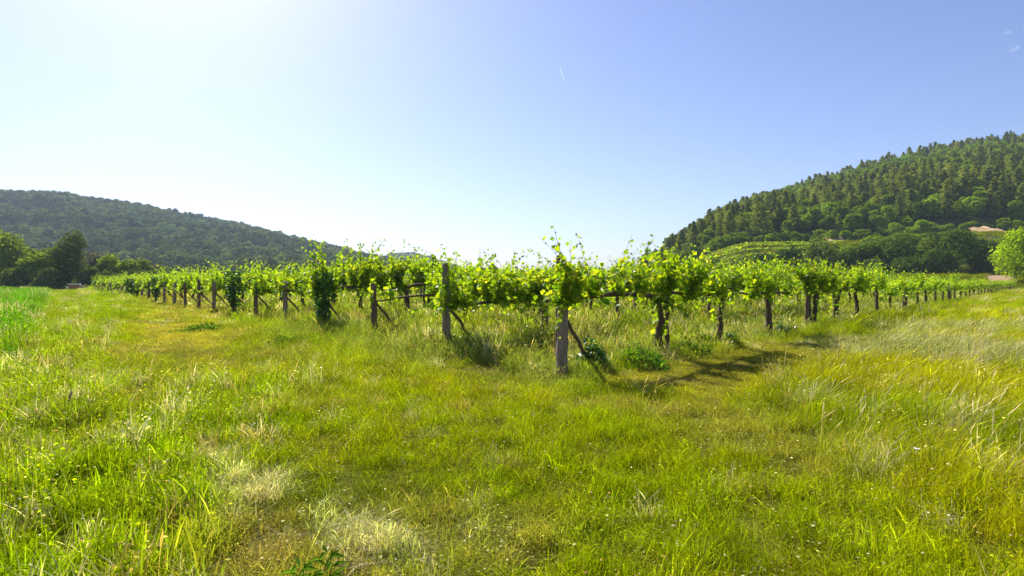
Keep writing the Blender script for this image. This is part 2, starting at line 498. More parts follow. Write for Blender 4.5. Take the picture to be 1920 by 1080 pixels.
# ------------------------------------------------------------------ geometry-node scatter (stuff only)
def scatter(name, label, cat, sources, pts, rz, scl, idx, tint, tilt=None):
    """one object: points carrying rotation, scale, which clump, tint"""
    n = len(pts)
    me = bpy.data.meshes.new(name)
    me.vertices.add(n); me.vertices.foreach_set("co", np.asarray(pts, np.float32).ravel())
    rot = np.zeros((n, 3), np.float32); rot[:, 2] = rz
    if tilt is not None: rot[:, :2] = tilt
    for nm, ty, key, arr in (("rot", 'FLOAT_VECTOR', "vector", rot),
                             ("scl", 'FLOAT_VECTOR', "vector", np.asarray(scl, np.float32)),
                             ("idx", 'INT', "value", np.asarray(idx, np.int32)),
                             ("tint", 'FLOAT_COLOR', "color", np.hstack([tint, np.ones((n, 1))]).astype(np.float32))):
        a = me.attributes.new(nm, ty, 'POINT'); a.data.foreach_set(key, arr.ravel())
    o = bpy.data.objects.new(name, me); COL.objects.link(o)
    c = bpy.data.collections.new(name + "_kinds")
    for k, sm in enumerate(sources):
        c.objects.link(bpy.data.objects.new("%s_kind_%02d" % (name, k), sm))
    g = bpy.data.node_groups.new(name + "_scatter", 'GeometryNodeTree')
    g.interface.new_socket("Geometry", in_out='INPUT', socket_type='NodeSocketGeometry')
    g.interface.new_socket("Geometry", in_out='OUTPUT', socket_type='NodeSocketGeometry')
    N, L = g.nodes, g.links
    gi = N.new("NodeGroupInput"); go = N.new("NodeGroupOutput")
    ip = N.new("GeometryNodeInstanceOnPoints")
    ci = N.new("GeometryNodeCollectionInfo")
    ci.inputs["Collection"].default_value = c
    ci.inputs["Separate Children"].default_value = True
    ci.inputs["Reset Children"].default_value = True
    ip.inputs["Pick Instance"].default_value = True

    def na(nm, ty):
        a = N.new("GeometryNodeInputNamedAttribute"); a.data_type = ty; a.inputs[0].default_value = nm
        return [s for s in a.outputs if s.enabled][0]
    L.new(gi.outputs[0], ip.inputs["Points"])
    L.new(ci.outputs[0], ip.inputs["Instance"])
    L.new(na("idx", 'INT'), ip.inputs["Instance Index"])
    e2r = N.new("FunctionNodeEulerToRotation")
    L.new(na("rot", 'FLOAT_VECTOR'), e2r.inputs[0])
    L.new(e2r.outputs[0], ip.inputs["Rotation"])
    L.new(na("scl", 'FLOAT_VECTOR'), ip.inputs["Scale"])
    L.new(ip.outputs[0], go.inputs[0])
    md = o.modifiers.new("scatter", 'NODES'); md.node_group = g
    tag(o, label, cat, kind='stuff')
    return o


# ------------------------------------------------------------------ leaves
VL = np.array([[0, 0, 0], [0.30, -0.16, 0.05], [0.52, 0.16, 0.10], [0.33, 0.34, 0.04], [0.46, 0.72, 0.10], [0.17, 0.70, 0.03], [0, 1.0, -0.06]])


def leaf_batch(s, pos, size, r, kind='vine', up=0.3, out=None):
    """adds one folded leaf per position; out: preferred normal direction per leaf"""
    n = len(pos)
    nrm = r.normal(size=(n, 3))
    if out is not None: nrm = nrm * 0.75 + out
    nrm[:, 2] += up
    nrm /= np.linalg.norm(nrm, axis=1)[:, None] + 1e-9
    d = r.normal(size=(n, 3)); d[:, 2] -= 0.5
    d -= nrm * (d * nrm).sum(1)[:, None]; d /= np.linalg.norm(d, axis=1)[:, None] + 1e-9
    e = np.cross(nrm, d)
    if kind == 'vine':
        T = np.vstack([VL, VL[1:6] * [-1, 1, 1]])
        R_ = [0, 1, 2, 3, 4, 5, 6]; L_ = [0, 6, 11, 10, 9, 8, 7]
        faces = [R_, L_]
    elif kind == 'quad':
        T = np.array([[0, 0, 0], [0.42, 0.45, 0.1], [0, 1.0, 0], [-0.42, 0.45, 0.1]])
        faces = [[0, 1, 2], [0, 2, 3]]
    else:  # hex leaf cluster
        T = np.array([[0, 0, 0], [0.45, 0.2, .08], [0.5, 0.65, 0.1], [0, 1.0, 0], [-0.5, 0.6, 0.1], [-0.4, 0.15, .08]])
        faces = [[0, 1, 2, 3], [0, 3, 4, 5]]
    T = T - np.array([0, 0.4, 0])
    V = pos[:, None, :] + size[:, None, None] * (T[None, :, 0:1] * e[:, None, :] + T[None, :, 1:2] * d[:, None, :] + T[None, :, 2:3] * nrm[:, None, :])
    m = len(T)
    b = (np.arange(n) * m)[:, None]
    s.add(V.reshape(-1, 3), [np.concatenate([b + np.array([f]) for f in faces])])


# ------------------------------------------------------------------ grass clumps
def blades(n, rad, h0, h1, w, lean=0.35, dirn=None, segs=3, seed=0, head=0.0, headw=3.0):
    r = np.random.default_rng(seed)
    a = r.uniform(0, 2 * np.pi, n); d = rad * np.sqrt(r.uniform(0, 1, n))
    bx, by = d * np.cos(a), d * np.sin(a)
    h = r.uniform(h0, h1, n) * (1 - 0.35 * (d / rad) ** 2)
    la = r.uniform(0, 2 * np.pi, n) if dirn is None else r.normal(dirn, 0.7, n)
    bend = np.abs(r.normal(lean, lean * 0.6, n))
    fa = r.uniform(0, np.pi, n)
    W = w * r.uniform(0.6, 1.3, n)
    ts = np.linspace(0, 1, segs + 1)
    V = []
    for k, t in enumerate(ts):
        cx = bx + np.cos(la) * h * bend * t ** 2
        cy = by + np.sin(la) * h * bend * t ** 2
        cz = h * (t - 0.32 * np.minimum(bend, 1.4) * t ** 2) - 0.02 * (t == 0)
        prof = (1 - t ** 1.6) if not head else (0.5 + (headw - 0.5) * (1 if (1 - head) < t < 0.99 else 0))
        ww = W * prof * 0.5
        if k < segs:
            V.append(np.stack([cx - np.cos(fa) * ww, cy - np.sin(fa) * ww, cz], -1))
            V.append(np.stack([cx + np.cos(fa) * ww, cy + np.sin(fa) * ww, cz], -1))
        else:
            V.append(np.stack([cx, cy, cz], -1))
    V = np.stack(V, 1)   # n, 2*segs+1, 3
    m = V.shape[1]
    base = (np.arange(n) * m)[:, None]
    q = [base + np.array([[2 * k, 2 * k + 1, 2 * k + 3, 2 * k + 2]]) for k in range(segs - 1)]
    t = base + np.array([[2 * segs - 2, 2 * segs - 1, 2 * segs]])
    return V.reshape(-1, 3), q, t


def clump_mesh(name, parts, mat=M_GRASS, herbs=0, hs=0.05, hh=0.7):
    s = Soup()
    if herbs:
        r = np.random.default_rng(herbs + len(parts[0][0]))
        a = r.uniform(0, 6.28, herbs); d = 0.26 * np.sqrt(r.uniform(0, 1, herbs))
        pos = np.stack([d * np.cos(a), d * np.sin(a), r.uniform(0.2, hh, herbs)], -1)
        leaf_batch(s, pos, hs * r.uniform(0.5, 1.4, herbs), r, 'quad', 0.8)
    for v, q, t in parts:
        s.add(v, list(q) + [t])
    return s.mesh(name, mat)


def fan_points(y0, y1, dens, r, umax=0.98, pad=2.5):
    ym = y1
    n = int(dens * (umax * (y1 ** 2 - y0 ** 2) + 2 * pad * (y1 - y0)))
    y = np.sqrt(r.uniform(y0 ** 2, y1 ** 2, int(n * 1.15)))
    x = r.uniform(-1, 1, len(y)) * (umax * y + pad)
    return x, y


def build_grass():
    # near clump kinds: 0-3 short fine, 4-6 long leaning, 7-9 lush broad, 10-12 tall rough with heads, 13-14 flattened, 15-17 stalks
    near = []
    for k in range(4): near.append(clump_mesh("short_grass", [blades(64, 0.26, 0.4, 1.2, 0.011, 0.24, seed=k), blades(8, 0.24, 1.0, 1.6, 0.006, 0.2, None, 5, seed=k + 50, head=0.3, headw=1.9)], herbs=[0, 26, 40, 14][k], hs=0.045, hh=0.8))
    for k in range(3): near.append(clump_mesh("long_grass", [blades(60, 0.26, 0.4, 1.1, 0.012, 0.38, 0.35, 4, seed=10 + k), blades(6, 0.24, 0.9, 1.4, 0.006, 0.35, 0.3, 6, seed=k + 60, head=0.2, headw=2.6)]))
    for k in range(3): near.append(clump_mesh("lush_grass", [blades(30, 0.24, 0.5, 1.15, 0.022, 0.30, None, 5, seed=20 + k), blades(34, 0.24, 0.3, 0.9, 0.011, 0.35, None, 3, seed=25 + k)], herbs=[10, 30, 0][k], hs=0.05, hh=0.8))
    for k in range(3): near.append(clump_mesh("rough_grass", [blades(50, 0.26, 0.4, 0.95, 0.013, 0.22, None, 3, seed=30 + k), blades(20, 0.25, 0.8, 1.25, 0.006, 0.2, None, 6, seed=k + 70, head=0.22, headw=3)], herbs=[20, 50, 0][k], hs=0.05, hh=0.7))
    for k in range(2): near.append(clump_mesh("flat_grass", [blades(64, 0.26, 0.5, 1.1, 0.015, 0.7, None, 4, seed=40 + k)]))
    for k in range(3): near.append(clump_mesh("grass_stalks", [blades(3 + k, 0.2, 0.8, 1.2, 0.006, 0.4, 0.3, 8, seed=80 + k, head=0.16, headw=2.8)]))
    r = np.random.default_rng(101)

    for k in range(3): near.append(clump_mesh("glint_seed_specks", [blades(6, 0.26, 0.8, 1.2, 0.004, 0.2, None, 4, seed=90 + k)], herbs=16, hs=0.032, hh=1.25))

    def kinds(x, y, right, inside, lush, fl, trod=None):
        u = r.uniform(size=len(x))
        idx = r.integers(0, 4, len(x))
        idx = np.where(u < right, r.integers(4, 7, len(x)), idx)
        idx = np.where(r.uniform(size=len(x)) < lush, r.integers(7, 10, len(x)), idx)
        idx = np.where(r.uniform(size=len(x)) < inside, r.integers(10, 13, len(x)), idx)
        idx = np.where(r.uniform(size=len(x)) < fl, r.integers(13, 15, len(x)), idx)
        return idx

    def layer(name, label, y0, y1, dens, wide, sources):
        x, y = fan_points(y0, y1, dens, r)
        col, h, pale, inside, right, lush, crop, dry, fl = cover(x, y)
        keep = r.uniform(size=len(x)) > 0.75 * np.clip(dry, 0, 1)
        s, t = vine_st(x, y)
        keep &= ~((s > 30) & (t > 25))
        x, y = x[keep], y[keep]
        col, h, pale, inside, right, lush, crop, dry, fl = [a[keep] for a in (col, h, pale, inside, right, lush, crop, dry, fl)]
        idx = kinds(x, y, right, inside, lush, fl)
        n = len(x)
        t_ = col * r.uniform(0.7, 1.3, (n, 1)) * (0.84 + 0.32 * vnoise(x, y, 0.5, 8))[:, None] * (1 + r.normal(0, 0.05, (n, 3)))
        pl = r.uniform(size=n) < pale
        t_ = np.where(pl[:, None], G_PALE * r.uniform(0.6, 1.0, (n, 1)), t_)
        st = r.uniform(size=n) < 0.03
        t_ = np.where(st[:, None], G_STRAW * r.uniform(0.6, 1.1, (n, 1)), t_)
        hh = h * r.uniform(0.7, 1.3, n) * (0.62 + 0.8 * vnoise(x, y, 0.38, 5)) * (1 + 0.15 * pl)
        z = terrain(x, y) - 0.01
        directed = (idx >= 4) & (idx < 7)
        rz = np.where(directed, r.normal(0, 0.35, n), r.uniform(0, 6.28, n))
        sc = np.stack([wide * np.ones(n) * r.uniform(0.85, 1.2, n)] * 2 + [hh], -1)
        # the long blades bend with their height: keep horizontal reach in step with height
        sc[:, 0] = wide * 0.42 + hh * 0.75
        sc[:, 1] = sc[:, 0]
        return scatter(name, label, "grass", sources, np.stack([x, y, z], -1), rz, sc, idx, np.clip(t_, 0, 1))

    # blades are modelled 1 m tall and 0.25 m wide; the scale sets both
    layer("near_grass", "green and straw coloured meadow grass in the foreground", 1.2, 9.0, 44, 0.85, near)
    layer("meadow_grass", "yellow green meadow grass around the first posts and vines", 9.0, 20.0, 24, 1.2, near)
    # flattened old growth lying between the tufts
    def thatch(name, label, y0, y1, dens, wide, srcs, k0):
        x, y = fan_points(y0, y1, dens, r)
        col, h, pale, inside, right, lush, crop, dry, fl = cover(x, y)
        n = len(x)
        mixw = r.uniform(0.0, 0.8, (n, 1)) ** 1.3
        c = col * (1 - mixw) * 0.95 + G_STRAW * 0.62 * mixw
        c = c * r.uniform(0.6, 1.2, (n, 1))
        hh = r.uniform(0.04, 0.11, n)
        sc = np.stack([wide * r.uniform(0.8, 1.3, n)] * 2 + [hh], -1)
        scatter(name, label, "grass", srcs, np.stack([x, y, terrain(x, y) - 0.005], -1), r.uniform(0, 6.28, n), sc, r.integers(k0, k0 + 2, n), np.clip(c, 0, 1))
    thatch("matted_grass", "matted low grass and old growth between the meadow tufts", 1.2, 16.0, 34, 0.62, near, 13)
    # pale specks coloured to stand for glints, with brown seed heads, over the meadow
    x, y = fan_points(1.5, 15.0, 13, r)
    col, h, pale, inside, right, lush, crop, dry, fl = cover(x, y)
    n = len(x)
    pick = r.uniform(size=(n, 1))
    c = np.where(pick < 0.5, np.array([[0.58, 0.54, 0.20]]), np.where(pick < 0.8, np.array([[0.52, 0.50, 0.24]]), np.array([[0.40, 0.24, 0.08]]))) * r.uniform(0.6, 1.1, (n, 1))
    scatter("grass_glint_specks", "tiny pale glint specks and brown seed heads over the meadow grass", "specks", near,
            np.stack([x, y, terrain(x, y)], -1), r.uniform(0, 6.28, n), np.stack([r.uniform(0.45, 0.9, n)] * 2 + [h * r.uniform(0.8, 1.25, n)], -1), r.integers(18, 21, n), np.clip(c, 0, 1))
    # pale strands pressed down at the bottom left of centre
    m = 2200
    x = r.uniform(-3.2, 0.1, m); y = r.uniform(2.6, 7.0, m)
    fl_ = cover(x, y)[8]; k_ = r.uniform(size=m) < fl_ * 0.85 * sstep(0.2, 0.5, vnoise(x, y, 0.22, 66)) + 0.09 * sstep(0.5, 0.7, fnoise(x, y, 1.0, 67))
    x, y = x[k_], y[k_]; m = len(x)
    scatter("pale_grass", "pale dry flattened grass strands at the bottom left of centre", "grass", near,
            np.stack([x, y, terrain(x, y)], -1), r.normal(-0.6, 1.3, m), np.stack([r.uniform(0.3, 0.5, m)] * 2 + [r.uniform(0.12, 0.27, m)], -1),
            r.choice([4, 5, 6, 10, 11, 12, 13, 14], m), np.clip(G_PALE * r.uniform(0.7, 1.35, (m, 1)) * (1 - 0.35 * (r.uniform(size=(m, 1)) < 0.35) * np.array([[1, 0.6, 1.6]])), 0, 0.9))
    mid = []
    for k in range(4): mid.append(clump_mesh("short_grass_mid", [blades(60, 0.3, 0.5, 1.15, 0.024, 0.2, seed=110 + k)]))
    for k in range(3): mid.append(clump_mesh("long_grass_mid", [blades(60, 0.3, 0.5, 1.15, 0.024, 0.35, 0.35, 3, seed=120 + k)]))
    for k in range(3): mid.append(clump_mesh("lush_grass_mid", [blades(80, 0.3, 0.4, 1.1, 0.028, 0.25, None, 3, seed=130 + k)]))
    for k in range(3): mid.append(clump_mesh("rough_grass_mid", [blades(80, 0.3, 0.4, 1.0, 0.024, 0.22, None, 3, seed=140 + k), blades(16, 0.3, 0.8, 1.25, 0.012, 0.2, None, 5, seed=145 + k, head=0.25, headw=3)]))
    for k in range(2): mid.append(clump_mesh("flat_grass_mid", [blades(80, 0.3, 0.6, 1.2, 0.024, 0.7, None, 3, seed=150 + k)]))
    layer("field_grass", "grass between the rows and along the track further off", 20.0, 48.0, 6.0, 2.0, mid)
    layer("far_grass", "grass at the far side of the field", 48.0, 104.0, 1.3, 4.0, mid)

    # rough herbage on the slope at the right, between the field and the wood
    m = 5200
    y = r.uniform(103, 186, m); x = r.uniform(0.34, 0.98, m) * y
    k_ = ~((y > 124) & (y < 134)) & ~((y > 110) & (y < 129) & (np.abs(x - (106 - 14 * (128 - y) / 18)) < 3))
    x, y = x[k_], y[k_]; m = len(x)
    c = np.where(fnoise(x, y, 9, 93)[:, None] > 0.5, G_MEADOW * 0.75, G_YELLOW * 0.7) * r.uniform(0.5, 1.2, (m, 1))
    scatter("slope_grass", "rough grass and herbage on the slope between field and right hill wood", "grass", mid,
            np.stack([x, y, terrain(x, y)], -1), r.uniform(0, 6.28, m), np.stack([r.uniform(2.5, 4.5, m)] * 2 + [r.uniform(0.3, 1.0, m)], -1),
            r.integers(0, 13, m), np.clip(c, 0, 1))

    # stalks with seed heads
    def stalks(n, y0, y1, name, label, hgt, wsel):
        x, y = fan_points(y0, y1, n, r)
        col, h, pale, inside, right, lush, crop, dry, fl = cover(x, y)
        w = wsel(x, y, inside, right, lush, crop, dry)
        k = r.uniform(size=len(x)) < w
        x, y = x[k], y[k]; m = len(x)
        c = np.where(r.uniform(size=(m, 1)) < 0.5, np.array([[0.50, 0.42, 0.20]]), np.array([[0.33, 0.27, 0.07]])) * r.uniform(0.7, 1.2, (m, 1))
        hh = hgt * r.uniform(0.7, 1.2, m)
        sc = np.stack([hh * 1.5, hh * 1.5, hh], -1)
        scatter(name, label, "grass", near[15:18], np.stack([x, y, terrain(x, y)], -1), r.normal(0, 0.8, m), sc, r.integers(0, 3, m), np.clip(c, 0, 1))
    stalks(5.0, 1.8, 14.0, "seed_stalks", "pale dry grass stalks with seed heads standing above the meadow", 0.55,
           lambda x, y, i, rr, lu, cr, d: 0.04 + 0.40 * rr + 0.15 * lu)
    stalks(2.2, 10.0, 34.0, "oat_stalks", "pale wild oat stalks between the vines", 0.72,
           lambda x, y, i, rr, lu, cr, d: 0.9 * i + 0.15 * rr)


build_grass()

# ------------------------------------------------------------------ grapevines
def vine_parts(seed, x0=-1.65, x1=1.65, dens=1.0, tall=0.0, spires=2, smax=1.15, lod=0, double=False, low=0.27):
    """local x runs along the row, z up. returns meshes: trunk, [arms], canes, foliage"""
    r = np.random.default_rng(seed)
    # trunk
    st = Soup()
    sd = 9 if lod == 0 else 5
    nk = 12 if lod == 0 else 6

    def trunk(bx, tx, rad):
        t = np.linspace(0, 1, nk)
        X = bx + (tx - bx) * t + np.cumsum(r.normal(0, 0.018, nk)) + 0.04 * np.sin(t * 7 + r.uniform(0, 6))
        Y = np.cumsum(r.normal(0, 0.02, nk)); Z = -0.12 + t * 1.50
        Rr = rad * (1.25 - 0.55 * t + 0.25 * (t > 0.85)) * r.uniform(0.85, 1.15, nk)
        P = np.stack([X, Y, Z], -1)
        tube(st, P, Rr, sd, 0.10, r)
        return P[-1]
    top = trunk(r.normal(0, 0.05), r.normal(0, 0.08), r.uniform(0.070, 0.095))
    if double: trunk(0.16, -0.22 * r.choice([-1, 1]) + 0.1, 0.05)
    arms = []
    armpts = []
    for xe in (x0, x1):
        sa = Soup(); n = 10 if lod == 0 else 5
        t = np.linspace(0, 1, n)
        X = top[0] + (xe - top[0]) * t
        Z = top[2] - 0.03 + 0.10 * np.sin(t * 3.0) - 0.05 * t + np.cumsum(r.normal(0, 0.015, n)); Y = top[1] * (1 - t) + np.cumsum(r.normal(0, 0.02, n))
        P = np.stack([X, Y, Z], -1); P[0, 2] -= 0.1
        tube(sa, P, 0.052 * (1 - 0.55 * t) * r.uniform(0.85, 1.2, n), sd - 2, 0.12, r)
        arms.append(sa); armpts.append(P)
    # shoots
    sc = Soup(); sl = Soup()
    nsh = int((x1 - x0) * 30 * dens)
    LP = []; LS = []
    spurs = np.sort(r.uniform(x0, x1, max(4, int((x1 - x0) * 2.3))))
    vig = r.uniform(0.12, 1.25, len(spurs)); vig[r.integers(0, len(spurs))] = 1.45 + 0.3 * tall
    for k in range(nsh + spires):
        q = r.choice(len(spurs), p=vig / vig.sum())
        xt = np.clip(spurs[q] + r.normal(0, 0.11), x0, x1)
        ai = 0 if xt < top[0] else 1
        P = armpts[ai]
        ff = (xt - top[0]) / ((x0 if ai == 0 else x1) - top[0])
        f = float(np.clip(ff, 0, 0.999)) * (len(P) - 1); i = int(f); a = P[i] * (1 - (f - i)) + P[i + 1] * (f - i)
        hang = r.uniform() < low
        L_ = r.uniform(0.34, 0.90) * (0.62 + 0.66 * vig[q])
        if r.uniform() < 0.09 + 0.05 * tall: L_ = min(L_ * r.uniform(1.2, 1.5), 1.25 + 0.12 * tall)
        if hang:
            d = np.array([r.normal(0, 0.6), r.normal(0, 0.7), r.uniform(-0.1, 0.5)]); L_ *= 0.8; g = -1.5
        else:
            d = np.array([r.normal(0, 0.26), r.normal(0, 0.28), 1.0]); g = -0.25 * r.uniform(0, 1.6)
        if k >= nsh:
            d = np.array([r.normal(0, 0.11), r.normal(0, 0.12), 1.0]); g = r.uniform(-0.1, 0.1); L_ = smax * r.uniform(0.8, 1.0); hang = False
        d /= np.linalg.norm(d)
        m = 6
        t = np.linspace(0, 1, m)[:, None] * L_
        Q = a + d * t + np.array([0, 0, 0.5 * g]) * t ** 2 + np.array([r.normal(0, .25), r.normal(0, .25), 0]) * t ** 2
        if lod == 0: tube(sc, Q, np.linspace(0.0065, 0.002, m), 4, cap=False)
        step = 0.055 if lod == 0 else 0.10
        nl = max(3, int(L_ / step))
        ft = np.linspace(0.05, 0.97, nl) * (m - 1); ii = ft.astype(int).clip(0, m - 2); fr = (ft - ii)[:, None]
        lp = Q[ii] * (1 - fr) + Q[ii + 1] * fr
        off = r.normal(0, 0.038, (nl, 3)); lp = lp + off
        LP.append(lp)
        sz = (0.122 if lod == 0 else 0.15) * r.uniform(0.6, 1.35, nl) * (1.0 - 0.55 * np.linspace(0, 1, nl) ** 2)
        LS.append(sz)
    LP = np.concatenate(LP); LS = np.concatenate(LS)
    out = np.zeros_like(LP); out[:, 1] = np.sign(LP[:, 1]) * 0.4
    leaf_batch(sl, LP, LS, r, 'vine' if lod == 0 else 'quad', 0.25, out)
    # some leafy growth on the trunk
    nt_ = r.integers(30, 110) if r.uniform() < 0.4 else 6
    zz = r.uniform(0.5, 1.4, nt_); aa = r.uniform(0, 6.28, nt_)
    leaf_batch(sl, np.stack([0.14 * np.cos(aa) + r.normal(0, 0.04, nt_), 0.14 * np.sin(aa), zz], -1), r.uniform(0.06, 0.11, nt_), r, 'vine' if lod == 0 else 'quad')
    return (st.mesh("vine_trunk", M_BARK, True), [a.mesh("vine_arm", M_BARK, True) for a in arms],
            sc.mesh("vine_canes", M_CANE) if sc.n else None, sl.mesh("vine_foliage", M_VINE))


NEAR_V = [vine_parts(200 + k, dens=1.0, spires=5 + (k * 2) % 5, smax=1.10 + 0.12 * (k % 4), tall=(k % 3) * 0.5, double=(k in (2, 5))) for k in range(7)]
FIRST_V = [vine_parts(300 + k, x0=-3.55, dens=1.15, tall=0.5 if k == 0 else 0.3, spires=[12, 12, 20][k], smax=[1.25, 1.45, 1.70][k], double=(k == 0)) for k in range(3)]
FAR_V = [vine_parts(400 + k, dens=1.0, tall=0.3 * k, lod=1, spires=3 + k % 3, smax=1.2) for k in range(5)]


def whole_vine_mesh(k):
    """one mesh of a far vine (for the mass of vines deep in the block)"""
    me = bpy.data.meshes.new("vine_mass_kind")
    import bmesh
    bm = bmesh.new()
    tr, arms, canes, fol = FAR_V[k]
    bm.from_mesh(fol)
    nf = len(bm.faces)
    bm.from_mesh(tr)
    for a in arms: bm.from_mesh(a)
    bm.faces.ensure_lookup_table()
    for i, f in enumerate(bm.faces): f.material_index = 0 if i < nf else 1
    bm.to_mesh(me); bm.free()
    me.materials.append(M_VINE); me.materials.append(M_BARK)
    return me


ORD = ['first', 'second', 'third', 'fourth', 'fifth', 'sixth', 'seventh', 'eighth', 'ninth', 'tenth', 'eleventh', 'twelfth', 'thirteenth',
       'fourteenth', 'fifteenth', 'sixteenth', 'seventeenth', 'eighteenth', 'nineteenth', 'twentieth', 'twenty-first', 'twenty-second',
       'twenty-third', 'twenty-fourth', 'twenty-fifth', 'twenty-sixth', 'twenty-seventh', 'twenty-eighth', 'twenty-ninth', 'thirtieth',
       'thirty-first', 'thirty-second', 'thirty-third', 'thirty-fourth', 'thirty-fifth', 'thirty-sixth', 'thirty-seventh', 'thirty-eighth',
       'thirty-ninth', 'fortieth']


def row_name(r_): return "front row" if r_ == 0 else "%s row from the front" % ORD[r_]


ROW_ANG = math.atan2(ROW[1], ROW[0])
N_ROWS, N_V = 28, 36
ROW_GAP = 97.0 / 27
SP = 3.33


def row_point(r_, s_):
    p = P0 + END_U * (r_ * ROW_GAP) + ROW_U * s_
    return p


def build_vines():
    r = np.random.default_rng(55)
    cand = []
    for rr in range(N_ROWS):
        for i in range(N_V):
            s_ = SP * (i + 1) + (0.55 if i % 5 == 3 else 0) + r.normal(0, 0.12)
            p = row_point(rr, s_)
            if p[1] > 215: continue
            d = math.hypot(*p)
            deep = min(rr, i * 0.9)
            cand.append([(1 / d) * 0.80 ** deep, rr, i, p[0], p[1], d, i % 5 == 3])
    cand.sort(key=lambda c: -c[0])
    single, mass = cand[:300], cand[300:]
    single.sort(key=lambda c: (c[1], c[2]))
    looks = ["leafy grapevine on gnarled trunk", "bright yellow green grapevine", "bushy grapevine"]
    for k, (sc_, rr, i, x, y, d, post) in enumerate(single):
        base = obj("grapevine", None, loc=(x, y, tz(x, y)), rz=ROW_ANG)
        near = d < 32
        if i == 0:
            src = FIRST_V[0 if rr == 0 else 1 + rr % 2]
        elif near:
            src = NEAR_V[(k * 3 + rr) % 7]
        else:
            src = FAR_V[(k * 2 + rr) % 5]
        flip = i > 0 and (k % 2)
        sz = (1.0 + r.normal(0, 0.08)) * (1 - (0.26 if x > 5 else 0.13) * float(sstep(18, 60, d)))
        if rr == 0 and i == 0: sz = 1.0
        elif rr == 0 and i in (1, 2, 3): sz = 0.95
        base.rotation_euler[2] = ROW_ANG + (math.pi if flip else 0) + r.normal(0, 0.02)
        base.scale = (1, 1, sz)
        tag(base, "%s, %s from the end post, %s" % (looks[k % 3] if i else "tall grapevine", ORD[i], row_name(rr)),
            "grapevine", "grapevines in the vineyard rows")
        tr, arms, canes, fol = src
        obj("trunk", tr, base)
        for a in arms: obj("arm", a, base)
        if canes: obj("shoots", canes, base)
        obj("foliage", fol, base)
    m = len(mass)
    xs = np.array([c[3] for c in mass]); ys = np.array([c[4] for c in mass])
    scatter("distant_grapevines", "mass of grapevines deep in the vineyard behind the nearer rows", "grapevines", [whole_vine_mesh(k) for k in range(5)],
            np.stack([xs, ys, terrain(xs, ys)], -1), ROW_ANG + math.pi * r.integers(0, 2, m),
            np.stack([np.ones(m), np.ones(m), r.uniform(0.9, 1.1, m) * (1 - np.where(xs > 5, 0.26, 0.13) * sstep(18, 60, np.hypot(xs, ys)))], -1), r.integers(0, 5, m), np.ones((m, 3)))


build_vines()

# ------------------------------------------------------------------ posts, braces, wires
def post_mesh(seed, h=2.15, rad=0.075, mat=M_POST, lean=0.03):
    r = np.random.default_rng(seed)
    s = Soup(); n = 16
    t = np.linspace(0, 1, n)
    P = np.stack([lean * t + 0.008 * r.normal(size=n), 0.008 * r.normal(size=n), -0.25 + (h + 0.25) * t], -1)
    Rr = rad * (1.12 - 0.2 * t) * r.uniform(0.96, 1.04, n); Rr[-1] *= 0.85
    tube(s, P, Rr, 12, 0.045, r)
    return s.mesh("post", mat, True)


POSTS = [post_mesh(500 + k, [2.08, 1.62, 1.66, 1.75, 1.58][k], 0.072 + 0.006 * k, M_POST if k % 2 == 0 else M_POST2, 0.03 * (k - 2)) for k in range(5)]


def brace_mesh(seed):
    r = np.random.default_rng(seed); s = Soup()
    t = np.linspace(0, 1, 8)
    P = np.stack([0.05 + 1.05 * t, 0.02 * r.normal(size=8), 1.10 - 1.18 * t], -1)
    tube(s, P, 0.036 * np.ones(8) * r.uniform(0.9, 1.1, 8), 8, 0.05, r)
    return s.mesh("brace", M_POST2, True)


BRACES = [brace_mesh(520 + k) for k in range(3)]


def ivy_mesh(seed, h0, h1, rad, n, size=0.09, mat=M_IVY, flare=0.0):
    r = np.random.default_rng(seed); s = Soup()
    z = r.uniform(h0, h1, n); a = r.uniform(0, 6.28, n)
    lump = 0.45 + 1.1 * vnoise(a * 0.25, z, 0.3, seed)
    f = (z - h0) / (h1 - h0)
    rr = (0.08 + rad * (0.35 + 0.65 * np.sqrt(np.clip(f, 0, 1)) + flare * (1 - f)) * np.sqrt(r.uniform(0.2, 1, n))) * lump
    pos = np.stack([rr * np.cos(a), rr * np.sin(a), z], -1)
    out = np.stack([np.cos(a), np.sin(a), 0.3 + 0 * a], -1)
    leaf_batch(s, pos, size * r.uniform(0.6, 1.2, n), r, 'vine', 0.3, out)
    return s.mesh("ivy", mat)


IVY = [ivy_mesh(540, 0.5, 2.1, 0.27, 1000), ivy_mesh(541, 0.3, 1.95, 0.22, 900)]


